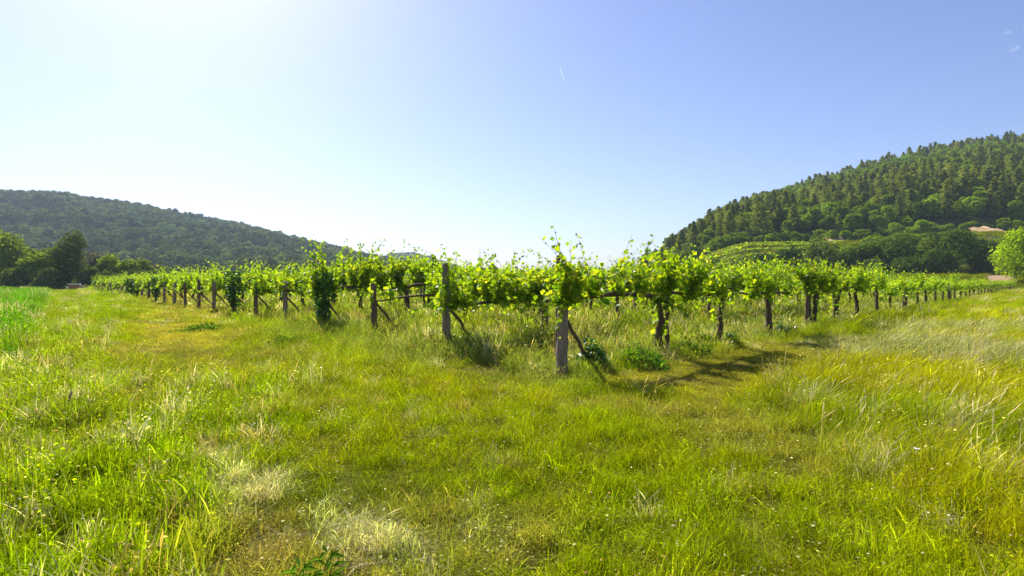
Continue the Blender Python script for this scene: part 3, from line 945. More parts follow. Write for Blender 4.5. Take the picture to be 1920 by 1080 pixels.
def build_posts():
    r = np.random.default_rng(77)
    # which end posts carry climbing leaves (seen dark in the photograph)
    for rr in range(N_ROWS):
        p = row_point(rr, 0.0)
        o = obj("vine_post", None, loc=(p[0], p[1], tz(*p)), rz=ROW_ANG)
        ivy = rr in (3, 6, 12, 15, 16)
        look = ("thick weathered grey wooden corner post with diagonal brace" if rr == 0 else
                "wooden end post wrapped in dark climbing leaves" if ivy else
                ("weathered grey wooden end post with brace" if rr % 5 in (0, 1, 4) else "brown wooden end post with brace"))
        tag(o, look + ("" if rr == 0 else ", %s" % row_name(rr)), "post", "posts of the vineyard")
        o.scale = (1, 1, 1 - 0.12 * float(sstep(25, 60, p[1])))
        sh = obj("shaft", POSTS[4 if rr == 0 else 0 if rr == 1 else [2, 3, 1, 4, 2, 1, 3][rr % 7]], o)
        if rr == 0:
            sh.scale = (1.05, 1.05, 1)
            obj("stake", post_mesh(530, 2.13, 0.038, M_POST2, 0.01), o, loc=(0.03, 0.10, 0))
        if rr == 1: sh.scale = (1.2, 1.2, 1)
        obj("brace", BRACES[rr % 3], o)
        if ivy:
            c = obj("climbing_leaves", IVY[rr % 2], o); c.rotation_euler[2] = r.uniform(0, 6)
    for rr in range(0, 8):
        for i in range(3, N_V, 5):
            s_ = SP * (i + 1) - 0.25
            if rr == 0 and i == 3: s_ = (19.9 - 10.2) * ROW_L
            p = row_point(rr, s_)
            if rr and i > 13: continue
            o = obj("vine_post", POSTS[(rr * 3 + i) % 5 if not (rr == 0 and i == 3) else 1], loc=(p[0], p[1], tz(*p)), rz=ROW_ANG + r.uniform(0, 6))
            o.scale = (0.9, 0.9, 0.95 - 0.15 * float(sstep(22, 60, p[1])))
            tag(o, "slim wooden post inside the %s, %s along from its end post" % (row_name(rr), ORD[(i - 3) // 5]), "post", "posts of the vineyard")
        # the wires of this row
    wm = {}
    for rr in range(0, 12):
        nV = N_V if rr == 0 else 16
        s = Soup()
        Lr = SP * nV
        for hz in (1.42, 1.85):
            n = nV * 2
            t = np.linspace(0, 1, n)
            X = Lr * t; Z = hz - 0.04 * np.abs(np.sin(t * nV / 5 * np.pi))
            tube(s, np.stack([X, 0.085 + 0 * t, Z], -1), np.full(n, 0.003), 4)
        p = row_point(rr, 0.0)
        o = obj("trellis_wire", s.mesh("trellis_wire", M_WIRE), loc=(p[0], p[1], 0.0), rz=ROW_ANG)
        tag(o, "thin pair of trellis wires strung along the %s" % row_name(rr), "wire", "trellis wires")


build_posts()

# ------------------------------------------------------------------ trees
def crown(s, seed, R_, H, z0, n, size, lobes=9, kind='hex', squash=0.8, trunkless=False, hollow=0.55):
    """irregular broadleaf crown built from leaf clumps on overlapping lobes"""
    r = np.random.default_rng(seed)
    ctr = []
    for k in range(lobes):
        a = r.uniform(0, 6.28); f = r.uniform(0.05, 1)
        zc = z0 + H * (0.18 + 0.68 * f)
        rr = R_ * (0.62 * math.sin(math.pi * min(0.95, 0.25 + 0.62 * f))) * r.uniform(0.4, 1.05)
        ctr.append((rr * math.cos(a), rr * math.sin(a), zc, R_ * r.uniform(0.30, 0.52)))
    ctr.append((0, 0, z0 + H * 0.5, R_ * 0.6)); ctr = np.array(ctr)
    w = ctr[:, 3] ** 2; w /= w.sum()
    which = r.choice(len(ctr), n, p=w)
    d = r.normal(size=(n, 3)); d /= np.linalg.norm(d, axis=1)[:, None]
    rad = ctr[which, 3] * (hollow + (1 - hollow) * r.uniform(0, 1, n) ** 0.6)
    # sub-clumps
    cl = 0.82 + 0.36 * vnoise(d[:, 0] * 3 + which * 5, d[:, 1] * 3 + d[:, 2] * 4, 0.7, seed)
    pos = ctr[which, :3] + d * (rad * cl)[:, None] * np.array([1, 1, squash])
    leaf_batch(s, pos, size * r.uniform(0.6, 1.4, n), r, kind, 0.35, d * 0.9)
    return ctr


def limbs(s, r, ctr, h0, rad, sides=6):
    """tapered trunk and limbs up to the lobes"""
    t = np.linspace(0, 1, 6)
    top = ctr[-1, :3]
    tube(s, np.stack([top[0] * t + 0.1 * np.sin(t * 5) * rad * 3, top[1] * t, -0.4 + (top[2] + 0.4) * t], -1), rad * (1.3 - 0.8 * t), sides)
    for c in ctr[:-1:2]:
        b = np.array([0, 0, h0 * r.uniform(0.8, 1.2)])
        P = b + (c[:3] - b) * t[:4, None] / t[3]; P[:, 2] += 0.3 * np.sin(np.linspace(0, 3.1, 4))
        tube(s, P, rad * np.linspace(0.5, 0.15, 4), 5)


def tree(name, seed, x, y, R_, H, z0, n, size, mat, label, cat, group, lobes=9, rad=0.18, kind='hex', squash=0.8, zoff=0.0):
    r = np.random.default_rng(seed)
    o = obj(name, None, loc=(x, y, tz(x, y) + zoff))
    sc = Soup(); ctr = crown(sc, seed, R_, H - z0, z0, n, size, lobes, kind, squash)
    stt = Soup(); limbs(stt, r, ctr, z0 + 0.2, rad)
    obj("trunk", stt.mesh("tree_trunk", M_TRUNK, True), o)
    obj("crown", sc.mesh("tree_crown", mat), o)
    tag(o, label, cat, group)
    return o


def pine_soup(seed, H, R_, n, size, base=0.12, pw=0.75):
    r = np.random.default_rng(seed)
    s = Soup()
    tiers = int(H / 0.9)
    pos = []; out = []
    nb = int(n / 14)
    zt = base + (1 - base) * r.uniform(0, 1, nb) ** 1.15
    for f in zt:
        L_ = R_ * (1 - f) ** pw * r.uniform(0.45, 1.1) + 0.15 * R_ * (1 - f) + 0.12
        a = r.uniform(0, 6.28)
        m = 14
        t = r.uniform(0.25, 1, m)
        p = np.stack([np.cos(a) * L_ * t, np.sin(a) * L_ * t, f * H + (0.12 * L_ * t - 0.10 * t ** 2 * L_)], -1)
        p += r.normal(0, 0.09 * L_ + 0.1, (m, 3)) * [1, 1, 0.55]
        pos.append(p); out.append(np.tile([math.cos(a) * 0.5, math.sin(a) * 0.5, 0.6], (m, 1)))
    leaf_batch(s, np.concatenate(pos), size * r.uniform(0.6, 1.3, nb * 14), r, 'quad', 0.3, np.concatenate(out))
    return s


def pine(name, seed, x, y, H, R_, n, size, mat, label, cat, group):
    o = obj(name, None, loc=(x, y, tz(x, y)))
    stt = Soup(); t = np.linspace(0, 1, 6)
    tube(stt, np.stack([0 * t, 0 * t, -0.4 + H * 0.93 * t], -1), 0.02 * H * (1.1 - t), 6)
    obj("trunk", stt.mesh("pine_trunk", M_TRUNK, True), o)
    obj("crown", pine_soup(seed, H, R_, n, size).mesh("pine_crown", mat), o)
    tag(o, label, cat, group)
    return o


def sized(xp, ytop, Y, zg=None):
    """x, height of a tree at depth Y whose top shows at ytop"""
    x = px(xp) * Y
    g = tz(x, Y)
    return x, Y, CAM_H + (526 - ytop) / 1100.0 * Y - g


def build_left_trees():
    G = "trees along the left edge of the field"
    spec = [  # px, top, depth, radius px, material, label, n
        (-60, 425, 112, 75, M_TREEL, "broad olive green tree cut by the left edge of the picture", 4200),
        (18, 440, 112, 52, M_TREEY, "tall olive green tree at the far left of the tree line", 4200),
        (72, 470, 105, 36, M_TREEY, "rounded yellow green tree beside the tallest dark tree", 3600),
        (98, 458, 118, 46, M_TREEL, "grey green tree behind the yellow green rounded tree", 3000),
        (52, 462, 120, 30, M_TREEL, "pale topped tree behind the two left yellow green trees", 2400),
        (176, 474, 122, 36, M_TREEG, "tree with pale whitish top right of the tallest dark tree", 2600),
        (203, 480, 112, 32, M_TREEY, "small round yellow green tree near the brick box", 2400),
        (234, 484, 112, 31, M_TREEY, "round tree with yellow green top and dark lower half", 2200),
        (262, 488, 118, 32, M_TREEL, "dull green tree near the left end of the vines", 2200),
        (292, 494, 122, 30, M_TREEG, "low tree with greyish flowering top above the left vines", 1800),
        (118, 512, 124, 34, M_TREED, "dark undergrowth behind the tallest dark tree", 1800),
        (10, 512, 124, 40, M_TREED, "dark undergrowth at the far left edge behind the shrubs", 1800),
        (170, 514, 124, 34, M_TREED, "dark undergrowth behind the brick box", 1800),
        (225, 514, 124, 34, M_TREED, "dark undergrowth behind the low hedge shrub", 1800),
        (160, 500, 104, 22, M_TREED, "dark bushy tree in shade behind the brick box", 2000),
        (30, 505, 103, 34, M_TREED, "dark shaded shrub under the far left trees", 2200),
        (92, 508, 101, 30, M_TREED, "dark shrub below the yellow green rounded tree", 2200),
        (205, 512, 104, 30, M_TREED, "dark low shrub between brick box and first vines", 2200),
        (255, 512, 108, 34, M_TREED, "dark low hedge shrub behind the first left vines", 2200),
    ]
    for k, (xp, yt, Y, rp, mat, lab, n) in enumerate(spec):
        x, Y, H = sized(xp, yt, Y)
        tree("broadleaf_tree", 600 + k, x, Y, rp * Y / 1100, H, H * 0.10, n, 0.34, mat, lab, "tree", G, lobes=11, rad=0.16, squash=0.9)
    x, Y, H = sized(131, 444, 108)
    tree("broadleaf_tree", 640, x, Y, 4.0, H, 0.5, 4200, 0.34, M_TREED, "tallest dark green tree in the middle of the left tree line", "tree", G, lobes=14, squash=1.25)
    x, Y, H = sized(112, 470, 112)
    pine("conifer_tree", 641, x, Y, H, 3.4, 3000, 0.38, M_TREEL, "conifer half hidden left of the tallest dark tree", "conifer", G)
    # background line behind the vineyard
    G2 = "trees beyond the vineyard"
    r = np.random.default_rng(9)
    back = [(318, 500, 24), (345, 506, 20), (372, 503, 22), (402, 508, 20), (430, 505, 20), (458, 508, 18), (485, 506, 20), (508, 495, 22), (535, 504, 22),
            (562, 500, 18), (617, 498, 20), (640, 493, 18), (668, 492, 22), (698, 497, 20), (726, 492, 18), (752, 488, 22), (778, 490, 18), (842, 500, 20),
            (868, 504, 22), (896, 503, 18), (925, 500, 20), (952, 506, 18), (980, 504, 20), (1008, 506, 18), (1035, 504, 18), (1062, 505, 20), (1090, 500, 18),
            (1118, 498, 18), (1146, 492, 18), (1172, 488, 20), (1200, 482, 22)]
    for k, (xp, yt, rp) in enumerate(back):
        Y = 172 + 18 * (k % 3) + r.uniform(-3, 3)
        x, Y, H = sized(xp, yt, Y)
        H = max(H, 4)
        tree("background_tree", 660 + k, x, Y, rp * Y / 1100, H, 0.3, 1300, 0.55, [M_TREEL, M_TREED, M_DBUSH][k % 3],
             "%s tree, %s from the left in the line beyond the vineyard" % (["olive green", "dark", "dull green"][k % 3], ORD[k]), "tree", G2, lobes=7, rad=0.2)
    x, Y, H = sized(590, 487, 132)
    tree("olive_tree", 720, x, Y, 22 * 132 / 1100, H, 0.8, 2000, 0.35, M_TREEG, "silvery grey round tree rising above the vine rows", "tree", G2, lobes=8)
    x, Y, H = sized(814, 480, 140)
    pine("conifer_tree", 721, x, Y, H, 2.9, 2200, 0.42, M_TREED, "dark conifer behind the vines left of the weathered second post", "conifer", G2)


build_left_trees()


def build_right_trees():
    G = "trees and tall shrubs along the foot of the right hill"
    spec = [
        (1238, 470, 165, 20, M_DBUSH, "dark shrub at the lower left end of the right hill", 1400),
        (1285, 482, 150, 26, M_DBUSH, "dark shrub below the left end of the terraced slope", 1600),
        (1335, 488, 146, 24, M_DBUSH, "low dark shrub below the terraced slope, next to a pale stem vine", 1600),
        (1385, 484, 146, 26, M_TREEL, "low brownish green shrub below the middle of the terraces", 1600),
        (1432, 478, 146, 30, M_DBUSH, "dark rounded shrub at the right lower corner of the terraces", 2000),
        (1480, 466, 148, 34, M_DBUSH, "wide dark shrub right of the terraced slope", 2400),
        (1540, 446, 140, 40, M_TREEL, "feathery dull green tree with thin crown before the earth bank", 2400),
        (1590, 462, 152, 26, M_BROAD, "bright yellow green bush right of the feathery tree", 1600),
        (1625, 445, 152, 36, M_BROAD, "green broad tree below the salmon earth bank", 2600),
        (1680, 440, 148, 44, M_DBUSH, "large dark green tree left of the tallest shrub mass", 3200),
        (1735, 446, 150, 36, M_BROAD, "mid green tree between two large dark trees", 2400),
        (1785, 428, 146, 46, M_DBUSH, "largest dark tree above the pale road", 3400),
        (1760, 470, 136, 42, M_DBUSH, "dark low spreading tree whose branches hang to the road", 2800),
        (1828, 445, 148, 30, M_DBUSH, "dark tree beside the bright green tree", 2200),
        (1700, 485, 140, 34, M_DBUSH, "dark round bush above the vines right of centre hillside", 2000),
        (1640, 490, 140, 34, M_TREED, "very dark bush below the green broad tree", 2000),
        (1850, 480, 143, 34, M_TREED, "very dark shaded thicket left of the bright green tree", 2200),
        (1640, 452, 168, 34, M_BROAD, "green bush on the slope behind the broad tree below the earth bank", 2000),
        (1690, 446, 170, 34, M_BROAD, "mid green bush on the slope behind the large dark tree", 2000),
        (1745, 450, 170, 34, M_DBUSH, "dark bush on the slope left of the tallest shrub mass", 2000),
        (1800, 446, 168, 30, M_BROAD, "green bush just left of the orange earth bank", 2000),
        (1860, 462, 160, 34, M_DBUSH, "dark bush below the orange earth bank", 2000),
        (1895, 452, 163, 30, M_BROAD, "low yellow green bush directly under the orange earth bank", 2000),
        (1575, 478, 150, 30, M_DBUSH, "dark bush right of the feathery tree, lower on the slope", 2000),
        (1950, 440, 150, 44, M_DBUSH, "dark tree behind the bright green tree at the right edge", 2600),
    ]
    for k, (xp, yt, Y, rp, mat, lab, n) in enumerate(spec):
        x, Y, H = sized(xp, yt, Y)
        tree("broadleaf_tree", 740 + k, x, Y, rp * Y / 1100, H, 0.2, int(n * 1.3), 0.42, mat, lab, "tree", G, lobes=12, rad=0.2, squash=0.75)
    x, Y, H = sized(1903, 424, 112)
    tree("walnut_tree", 790, x, Y, 6.6, H, 0.1, 7500, 0.36, M_WALNUT, "bright green leafy tree at the right edge beside the road", "tree", G, lobes=15, rad=0.22, squash=0.8)


build_right_trees()

# wooded right hillside
def build_hill_wood():
    r = np.random.default_rng(31)
    pines = []
    for k in range(7):
        H = 11.0
        s = pine_soup(800 + k, H, 2.7 + 0.6 * (k % 3), 2600, 0.52, base=0.08, pw=[0.5, 0.75, 0.38][k % 3])
        n_leaf = s.n
        tube(s, [[0, 0, -1], [0, 0, H * 0.5], [0, 0, H * 0.9]], [0.25, 0.18, 0.06], 5)
        me = s.mesh("hill_pine", M_PINE); me.materials.append(M_TRUNK)
        nP = len(me.polygons); idxs = np.zeros(nP, np.int32)
        pines.append(me)
    broads = []
    for k in range(5):
        s = Soup(); ctr = crown(s, 820 + k, 4.0, 8.0, 0.5, 2200, 0.52, 12, 'hex', 0.8)
        tube(s, [[0, 0, -1], [0, 0, 3], [0, 0, 5]], [0.3, 0.2, 0.1], 5)
        broads.append(s.mesh("hill_broadleaf", M_BROAD))
    lines = []
    y = 201.5; k = 0
    while y < YR + 30:
        lines.append(y); y += 5.6 + 2.4 * (y - 200) / 230.0
    allp = []
    for li, Yc in enumerate(lines):
        u = px(1190)
        while u < 0.98:
            st = r.uniform(3.3, 5.4) if Yc < 300 else r.uniform(3.4, 5.6)
            Y = Yc + r.uniform(-3.2, 3.2); 
            xx = u * Yc
            zr = float(np.interp(u, R_PX, R_Z))
            if zr > 2:
                # deciduous belt across the middle of the slope
                f = (Yc - 200) / (YR - 200)
                n = float(fnoise(np.array([xx]), np.array([Y * 1.5]), 45, 77)[0])
                dec = 0.18 + 0.80 * math.exp(-((f - (0.62 + 0.25 * (n - 0.5))) / 0.14) ** 2) + (0.30 if f < 0.08 else 0) + (0.5 if u < px(1470) and f > 0.5 else 0)
                if n > 0.58: dec += 0.4
                kind = 'b' if r.uniform() < dec else 'p'
                # keep the terraces and the earth bank clear
                allp.append((li, xx, Y, kind, u))
            u += st / Yc
    allp.sort(key=lambda a: (a[0], a[1]))
    # individuals: the nearest lines
    single = [a for a in allp if a[0] <= 11][:300]
    rest = [a for a in allp if a not in set(single)]
    cnt = {}
    for li, x, Y, kind, u in single:
        cnt[li] = cnt.get(li, 0) + 1
        me = pines[r.integers(0, 7)] if kind == 'p' else broads[r.integers(0, 5)]
        sz = r.uniform(0.55, 1.12) if kind == 'p' else r.uniform(0.5, 0.95)
        wd = sz * r.uniform(0.85, 1.3)
        o = obj("pine_tree" if kind == 'p' else "broadleaf_tree", me, loc=(x, Y, tz(x, Y) - 0.2), rz=r.uniform(0, 6.28), scale=(wd, wd, sz))
        nm = ORD[cnt[li] - 1] if cnt[li] <= 40 else "fortieth plus %s" % ORD[cnt[li] - 41]
        tag(o, "%s, %s from left, %s line of trees up the right hill" % ("dark pine" if kind == 'p' else "green broadleaf", nm, ORD[li] if li else "lowest"),
            "pine" if kind == 'p' else "tree", "trees on the right hillside")
    for k in range(78):
        u = px(1260) + (0.98 - px(1260)) * (k + r.uniform(0.1, 0.9)) / 78
        Y = r.uniform(186, 198); x = u * Y; sz = r.uniform(0.35, 0.75)
        o = obj("shrub", broads[r.integers(0, 5)], loc=(x, Y, tz(x, Y) - 0.3), rz=r.uniform(0, 6.28), scale=(sz * 1.2, sz * 1.2, sz))
        tag(o, "green shrub at the lower edge of the hill wood, %s from left" % (ORD[k] if k < 40 else "fortieth plus %s" % ORD[k - 40]), "shrub", "shrubs at the lower edge of the wood")
    m = len(rest)
    X = np.array([a[1] for a in rest]); Yy = np.array([a[2] for a in rest]); kp = np.array([a[3] == 'p' for a in rest])
    idx = np.where(kp, r.integers(5, 12, m), r.integers(0, 5, m))
    sz = r.uniform(0.42, 1.0, m); wd = sz * r.uniform(0.85, 1.3, m)
    scatter("hillside_wood", "mixed pine and broadleaf wood covering the upper right hill", "wood", broads + pines,
            np.stack([X, Yy, terrain(X, Yy) - 0.2], -1), r.uniform(0, 6.28, m), np.stack([wd, wd, sz], -1), idx, np.ones((m, 3)))
    print("hill trees", len(single), m)


build_hill_wood()

# far left forest
def build_far_wood():
    r = np.random.default_rng(41)
    kinds = []
    for k in range(6):
        s = Soup(); crown(s, 900 + k, 3.6, 6.5, 0.0, 420, 1.0, 6, 'quad', 0.75, hollow=0.7)
        kinds.append(s.mesh("far_crown", M_WOOD))
    n = 26000
    y = r.uniform(330, 900, n); u = r.uniform(-1.02, px(930), n); x = u * y
    # even density
    keep = r.uniform(size=n) < (y / 900)
    x, y, u = x[keep], y[keep], u[keep]
    zl = np.interp(u, L_PX, L_Z); keep = zl > 1
    x, y = x[keep], y[keep]
    n2 = 2600
    y2 = r.uniform(1150, 1450, n2); x2 = r.uniform(px(690), px(915), n2) * y2
    x = np.concatenate([x, x2]); y = np.concatenate([y, y2])
    m = len(x)
    sz = r.uniform(0.8, 2.0, m)
    big = y > 1000; sz = np.where(big, sz * 1.5, sz)
    tn = 0.35 + 1.3 * fnoise(x, y * 1.3, 45, 90) + r.normal(0, 0.40, m)
    tint = np.clip(tn, 0.35, 2)[:, None] * np.array([1.0, 1.0, 1.0]) * (1 + 0.25 * (vnoise(x, y, 25, 91) - 0.5))[:, None] ** np.array([1.5, 0, -1.0])
    scatter("distant_wood", "hazy blue green wood covering the long left hill", "wood", kinds,
            np.stack([x, y, terrain(x, y) - 0.5], -1), r.uniform(0, 6.28, m), np.stack([sz, sz, sz * r.uniform(0.8, 1.2, m)], -1), r.integers(0, 6, m), np.clip(tint, 0, 3))
    print("far wood", m)


build_far_wood()

# ------------------------------------------------------------------ terraced vineyard on the right slope
def build_terraces():
    r = np.random.default_rng(61)
    k = 0
    for k in range(6):
        Y0 = 150 + 5.4 * k
        s = Soup()
        u0, u1 = px(1275) - 0.004 * k, px(1520) + 0.012 * k
        n = 900
        u = r.uniform(u0, u1, n); Y = Y0 + 10 * (u - 0.4) + r.normal(0, 0.25, n)
        x = u * Y0
        z = terrain(x, Y) + r.uniform(0.05, 0.75, n)
        leaf_batch(s, np.stack([x, Y, z], -1), r.uniform(0.35, 0.7, n), r, 'quad', 0.5)
        o = obj("terrace_vine_row", s.mesh("terrace_vines", M_VINE))
        tag(o, "yellow green strip of vines on the terraced slope, %s strip from the bottom" % ORD[k], "vine row", "vine strips on the terraced slope")


build_terraces()

# ------------------------------------------------------------------ road on the right
M_ROAD = rough_mat("pale_road", (0.30, 0.25, 0.20), (0.46, 0.40, 0.33), 2, (1, 1, 1), 0.2)
M_DIRT = rough_mat("bare_earth", (0.26, 0.15, 0.09), (0.46, 0.30, 0.19), 1.2, (1, 1, 1), 0.5, c3=(0.6, 0.46, 0.34), dist=0.2)
M_BANK = rough_mat("earth_bank", (0.46, 0.27, 0.12), (0.66, 0.46, 0.26), 0.6, (1, 1, 2), 0.5, c3=(0.72, 0.60, 0.42), dist=0.4)


def strip(name, pts, wid, mat, lift=0.03, **kw):
    pts = np.asarray(pts, float)
    n = len(pts); t = np.gradient(pts, axis=0); t /= np.linalg.norm(t, axis=1)[:, None]
    nr_ = np.stack([-t[:, 1], t[:, 0]], -1)
    m = 5
    V = []
    for j in np.linspace(-0.5, 0.5, m):
        p = pts + nr_ * wid * j
        V.append(np.stack([p[:, 0], p[:, 1], terrain(p[:, 0], p[:, 1]) + lift], -1))
    V = np.stack(V, 1)
    i = np.arange(n - 1)[:, None] * m + np.arange(m - 1)[None, :]
    q = np.stack([i, i + 1, i + m + 1, i + m], -1).reshape(-1, 4)
    return obj(name, make_mesh(name, V.reshape(-1, 3), [q], mat, True))


xs = np.linspace(52, 175, 60)
tag(strip("road", np.stack([xs, 129 + 0 * xs], -1), 7.0, M_ROAD, 0.10), kind='structure')
tt = np.linspace(0, 1, 24)
tag(strip("dirt_track", np.stack([106 - 14 * tt, 128 - 18 * tt], -1), 4.0, M_DIRT, 0.07), kind='structure')


def bank(name, xa, xb, Yc, h, seed, label):
    """an eroded earth face on the hillside, a real sloping mass"""
    r = np.random.default_rng(seed); nx, nz = 40, 8
    t = np.linspace(0, 1, nx); f = np.linspace(0, 1, nz)
    T, Fz = np.meshgrid(t, f, indexing='ij')
    env = np.sin(np.pi * T) ** 0.5
    X = xa + (xb - xa) * T + r.normal(0, 0.3, T.shape)
    Y = Yc + 8.0 * Fz * env + 0.8 * fnoise(T * 40, Fz * 8, 3, seed) + 0 * T
    Z = terrain(X, Y * 0 + Yc) - 0.5 + h * Fz * env * (0.75 + 0.5 * vnoise(T * 30, 0 * T, 4, seed))
    i = np.arange(nx - 1)[:, None] * nz + np.arange(nz - 1)[None, :]
    q = np.stack([i, i + nz, i + nz + 1, i + 1], -1).reshape(-1, 4)
    v = np.stack([X, Y, Z], -1).reshape(-1, 3)
    # back side to give it body
    vb = v.copy(); vb[:, 1] += 1.5; vb[:, 2] -= 0.6
    q2 = q[:, ::-1] + len(v)
    o = obj(name, make_mesh(name, np.vstack([v, vb]), [q, q2], M_BANK, False))
    tag(o, kind='structure')
    return o


bank("earth_bank", px(1835) * 178, px(1905) * 178, 178, 3.4, 5, "")
bank("earth_bank", px(1562) * 180, px(1602) * 180, 180, 3.0, 6, "")
bank("earth_bank", px(1440) * 181, px(1545) * 181, 181, 1.5, 7, "")

# ------------------------------------------------------------------ brick box at the end of the track
def box(s, x0, x1, y0, y1, z0, z1):
    v = np.array([[x, y, z] for z in (z0, z1) for y in (y0, y1) for x in (x0, x1)], float)
    s.add(v, [np.array([[0, 2, 3, 1], [4, 5, 7, 6], [0, 1, 5, 4], [2, 6, 7, 3], [0, 4, 6, 2], [1, 3, 7, 5]])])


def build_hut():
    M_BR = rough_mat("red_brick", (0.30, 0.09, 0.05), (0.48, 0.17, 0.10), 3, (1, 1, 4), 0.3)
    M_WH = rough_mat("pale_concrete", (0.55, 0.50, 0.45), (0.75, 0.72, 0.68), 3, (1, 1, 1), 0.1)
    x, y = px(142) * 97, 97
    o = obj("brick_well", None, loc=(x, y, tz(x, y)), rz=0.35)
    s = Soup(); box(s, -0.85, 0.55, -0.6, 0.6, -0.2, 1.02); obj("wall", s.mesh("well_wall", M_BR), o)
    s = Soup(); box(s, -0.95, 0.62, -0.7, 0.7, 1.02, 1.16); obj("cover_slab", s.mesh("well_slab", M_WH), o)
    s = Soup(); box(s, 0.56, 1.15, -0.45, 0.45, -0.2, 0.72); obj("side_box", s.mesh("well_side", M_BR), o)
    s = Soup(); box(s, 0.63, 1.22, -0.52, 0.52, 0.722, 0.86); obj("side_slab", s.mesh("well_side_slab", M_WH), o)
    tag(o, "small reddish brown brick box with pale top slab at the end of the track", "brick box")


build_hut()

# ------------------------------------------------------------------ weeds, reeds, single plants
def bush(name, seed, xp, yp, rad, h, n, size, mat, label):
    p = at(xp, yp)
    r = np.random.default_rng(seed); s = Soup()
    d = r.normal(size=(n, 3)); d /= np.linalg.norm(d, axis=1)[:, None]; d[:, 2] = np.abs(d[:, 2])
    rr = r.uniform(0.25, 1, n) ** 0.5
    lump = 0.7 + 0.6 * vnoise(d[:, 0] * 4, d[:, 1] * 4 + d[:, 2] * 3, 1.2, seed)
    pos = d * (rr * lump)[:, None] * np.array([rad, rad, h])
    leaf_batch(s, pos, size * r.uniform(0.5, 1.3, n), r, 'hex', 0.4, d * 0.7)
    st = Soup()
    for k in range(9):
        a = r.uniform(0, 6.28); t = np.linspace(0, 1, 4)[:, None]
        tube(st, np.array([0, 0, -0.03]) + t * np.array([math.cos(a) * rad * 0.6, math.sin(a) * rad * 0.6, h * 0.8]), np.linspace(0.006, 0.002, 4), 4)
    o = obj(name, None, loc=(p[0], p[1], tz(*p)))
    obj("stems", st.mesh("weed_stems", M_CANE), o)
    obj("leaves", s.mesh("weed_leaves", mat), o)
    tag(o, label, "weed", "leafy weeds in the grass")


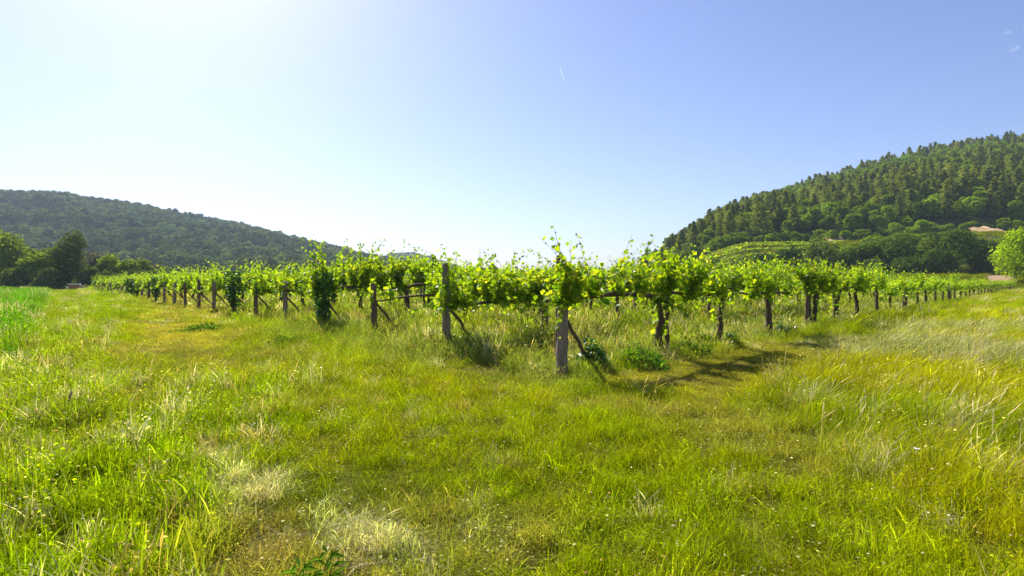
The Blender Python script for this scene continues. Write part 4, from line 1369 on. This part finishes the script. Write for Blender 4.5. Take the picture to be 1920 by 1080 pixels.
def build_weeds():
    L = [(1112, 700, 0.34, 0.62, 900, 0.06, M_IVY, "dark leafy weed clump at the foot of the corner post brace"),
         (860, 668, 0.42, 0.50, 800, 0.06, M_IVY, "dark green weed clump right of the second weathered post"),
         (550, 652, 0.60, 0.34, 700, 0.06, M_WEED, "low green weed patch left of centre in front of the posts"),
         (385, 622, 0.9, 0.28, 700, 0.07, M_WEED, "flat bright green weed patch on the track side far left"),
         (1195, 690, 0.60, 0.38, 1100, 0.06, M_WEED, "light green broad leaved weeds between corner post and first vine"),
         (1290, 668, 0.50, 0.34, 800, 0.06, M_WEED, "green weeds right of the first double trunk vine"),
         (1325, 655, 0.45, 0.34, 700, 0.06, M_WEED, "green weed bush between first and second vine of the front row"),
         (1370, 652, 0.30, 0.36, 500, 0.06, M_IVY, "dark weed tuft at the foot of the second front row vine"),
         (1465, 632, 0.45, 0.42, 700, 0.06, M_IVY, "dark green weed bush at the foot of the third front row vine"),
         (640, 628, 0.5, 0.35, 600, 0.06, M_WEED, "green weeds between the third and fourth end posts"),
         (1595, 622, 0.7, 0.30, 600, 0.07, M_WEED, "green weed strip right of the slim front row post")]
    for k, a in enumerate(L): bush("weed_clump", 1000 + k, *a)
    # tall reeds at the left edge
    for k, (xp, yp, h, lab) in enumerate([(14, 690, 1.05, "tall green reed tuft at the left edge of the meadow"),
                                          (38, 700, 0.75, "leaning green reed right of the reed tuft at the left edge"),
                                          (64, 660, 0.70, "single green reed standing in the yellow track grass at left")]):
        p = at(xp, yp)
        parts = [blades(26 if k == 0 else 7, 0.16 if k == 0 else 0.05, 0.6, 1.0, 0.016, 0.22, None, 5, seed=1100 + k)]
        s = Soup()
        for v, q, t in parts: s.add(v * [1, 1, h], list(q) + [t])
        o = obj("reed", s.mesh("reed", M_REED), loc=(p[0], p[1], tz(*p)))
        tag(o, lab, "reed", "reeds at the left edge")
    # long-leaved plant at the bottom
    for k, (xp, yp, h, lab) in enumerate([(612, 1130, 0.26, "upright plant with narrow pointed leaves at the bottom edge beside pale grass"),
                                          (560, 1150, 0.24, "second narrow leaved plant at the bottom edge, left of its neighbour")]):
        p = at(xp, yp)
        r = np.random.default_rng(1200 + k); s = Soup(); st = Soup()
        tube(st, [[0, 0, -0.03], [0.01, 0, h * 0.5], [0.02, 0.01, h]], [0.005, 0.004, 0.002], 5)
        for j in range(16):
            z = h * (0.25 + 0.75 * j / 16); a = j * 2.4; Ln = 0.15 * (1 - 0.3 * j / 16)
            d = np.array([math.cos(a), math.sin(a), 0.45]); e = np.array([-math.sin(a), math.cos(a), 0]) * 0.011
            b = np.array([0, 0, z]); m1 = b + d * Ln * 0.45; tp = b + d * Ln - [0, 0, 0.04]
            s.add([b, m1 + e, tp, m1 - e], [np.array([[0, 1, 2], [0, 2, 3]])])
        o = obj("narrow_leaved_plant", None, loc=(p[0], p[1], tz(*p)))
        obj("stem", st.mesh("plant_stem", M_WEED), o); obj("leaves", s.mesh("plant_leaves", M_WEED), o)
        tag(o, lab, "plant", "narrow leaved plants at the bottom")
    # brown seed head at the left
    p = at(118, 850)
    o = obj("plantain_plant", None, loc=(p[0], p[1], tz(*p)))
    st = Soup(); tube(st, [[0, 0, -0.02], [0.02, 0, 0.25], [0.05, 0, 0.50]], [0.003, 0.003, 0.002], 5)
    obj("stem", st.mesh("plantain_stem", M_WEED), o)
    s = Soup(); tube(s, [[0.05, 0, 0.50], [0.054, 0, 0.53], [0.062, 0, 0.57], [0.070, 0, 0.60], [0.074, 0, 0.615]], [0.003, 0.008, 0.009, 0.007, 0.002], 9, 0.18, np.random.default_rng(3))
    obj("seed_head", s.mesh("plantain_head", rough_mat("brown_seed", (0.28, 0.14, 0.10), (0.5, 0.3, 0.22), 60)), o)
    tag(o, "single thin stem with brown purple seed head in the left grass", "plant")
    # white flower on the right
    p = at(1718, 905)
    o = obj("white_flower", None, loc=(p[0], p[1], tz(*p)))
    st = Soup(); tube(st, [[0, 0, -0.02], [0.0, 0, 0.1], [0.01, 0, 0.26]], [0.002, 0.002, 0.0015], 5)
    obj("stem", st.mesh("flower_stem", M_WEED), o)
    s = Soup()
    for j in range(5):
        a = j * 1.2566; d = np.array([math.cos(a), math.sin(a), 0.25]); e = np.array([-math.sin(a), math.cos(a), 0]) * 0.013
        b = np.array([0.01, 0, 0.26]); s.add([b, b + d * 0.02 + e, b + d * 0.036, b + d * 0.02 - e], [np.array([[0, 1, 2, 3]])])
    obj("petals", s.mesh("flower_petals", rough_mat("petal_white", (0.75, 0.72, 0.66), (0.85, 0.84, 0.8), 20, bump=0)), o)
    tag(o, "single small white flower in the long grass on the right", "flower")


M_REED = leaf_mat("reed_leaf", (0.05, 0.16, 0.01), (0.10, 0.24, 0.02), trans=0.4)
build_weeds()

# ------------------------------------------------------------------ contrail
def build_contrail():
    m, N, L = new_mat("vapour")
    v = N.new("ShaderNodeVolumePrincipled")
    v.inputs["Color"].default_value = (1, 1, 1, 1); v.inputs["Density"].default_value = 0.01
    o = N.new("ShaderNodeOutputMaterial"); L.new(v.outputs[0], o.inputs[1])
    Y = 5000.0
    a = np.array([px(1057) * Y, Y, CAM_H + (526 - 152) / 1100 * Y]); b = np.array([px(1056) * Y, Y + 400, CAM_H + (526 - 126) / 1100 * (Y + 400)])
    t = np.linspace(0, 1, 8)[:, None]
    s = Soup(); tube(s, a + (b - a) * t, np.array([2, 6, 7, 7, 7, 6, 5, 3.0]), 8)
    o_ = obj("contrail", s.mesh("contrail", m)); tag(o_, "short white vapour trail of an aircraft high in the blue sky", "contrail")


build_contrail()


def build_cloud():
    m, N, L = new_mat("cloud_wisp")
    v = N.new("ShaderNodeVolumePrincipled")
    v.inputs["Color"].default_value = (1, 1, 1, 1); v.inputs["Density"].default_value = 0.0011
    o = N.new("ShaderNodeOutputMaterial"); L.new(v.outputs[0], o.inputs[1])
    r = np.random.default_rng(5); s = Soup(); Y = 5200.0
    for xp, yp, w in ((1912, 88, 26), (1902, 80, 20), (1918, 76, 18), (1890, 97, 14), (1910, 50, 20), (1900, 58, 12), (1940, 84, 40), (1950, 60, 40)):
        c = np.array([px(xp) * Y, Y + r.uniform(-150, 150), CAM_H + (526 - yp) / 1100 * Y])
        t = np.linspace(-1, 1, 9)
        P = c + np.stack([t * w * 3.2, 40 * t, t * w * 1.3 + r.normal(0, 5, 9)], -1)
        tube(s, P, 22 * np.sqrt(np.clip(1 - t ** 2, 0.02, 1)) * r.uniform(0.7, 1.2, 9), 8)
    o_ = obj("cloud", s.mesh("cloud", m)); tag(o_, "faint thin wisp of white cloud at the upper right edge of the sky", "cloud")


build_cloud()

# ------------------------------------------------------------------ haze
def build_haze():
    m, N, L = new_mat("haze")
    v = N.new("ShaderNodeVolumePrincipled")
    v.inputs["Color"].default_value = (0.64, 0.79, 1.0, 1)
    v.inputs["Density"].default_value = 0.00017
    v.inputs["Anisotropy"].default_value = 0.2
    o = N.new("ShaderNodeOutputMaterial"); L.new(v.outputs[0], o.inputs[1])
    s = Soup(); box(s, -2600, 2600, -400, 2300, -8, 240)
    h = obj("haze", s.mesh("haze", m)); tag(h, kind='stuff')


import os
if not os.environ.get("NOHAZE"): build_haze()
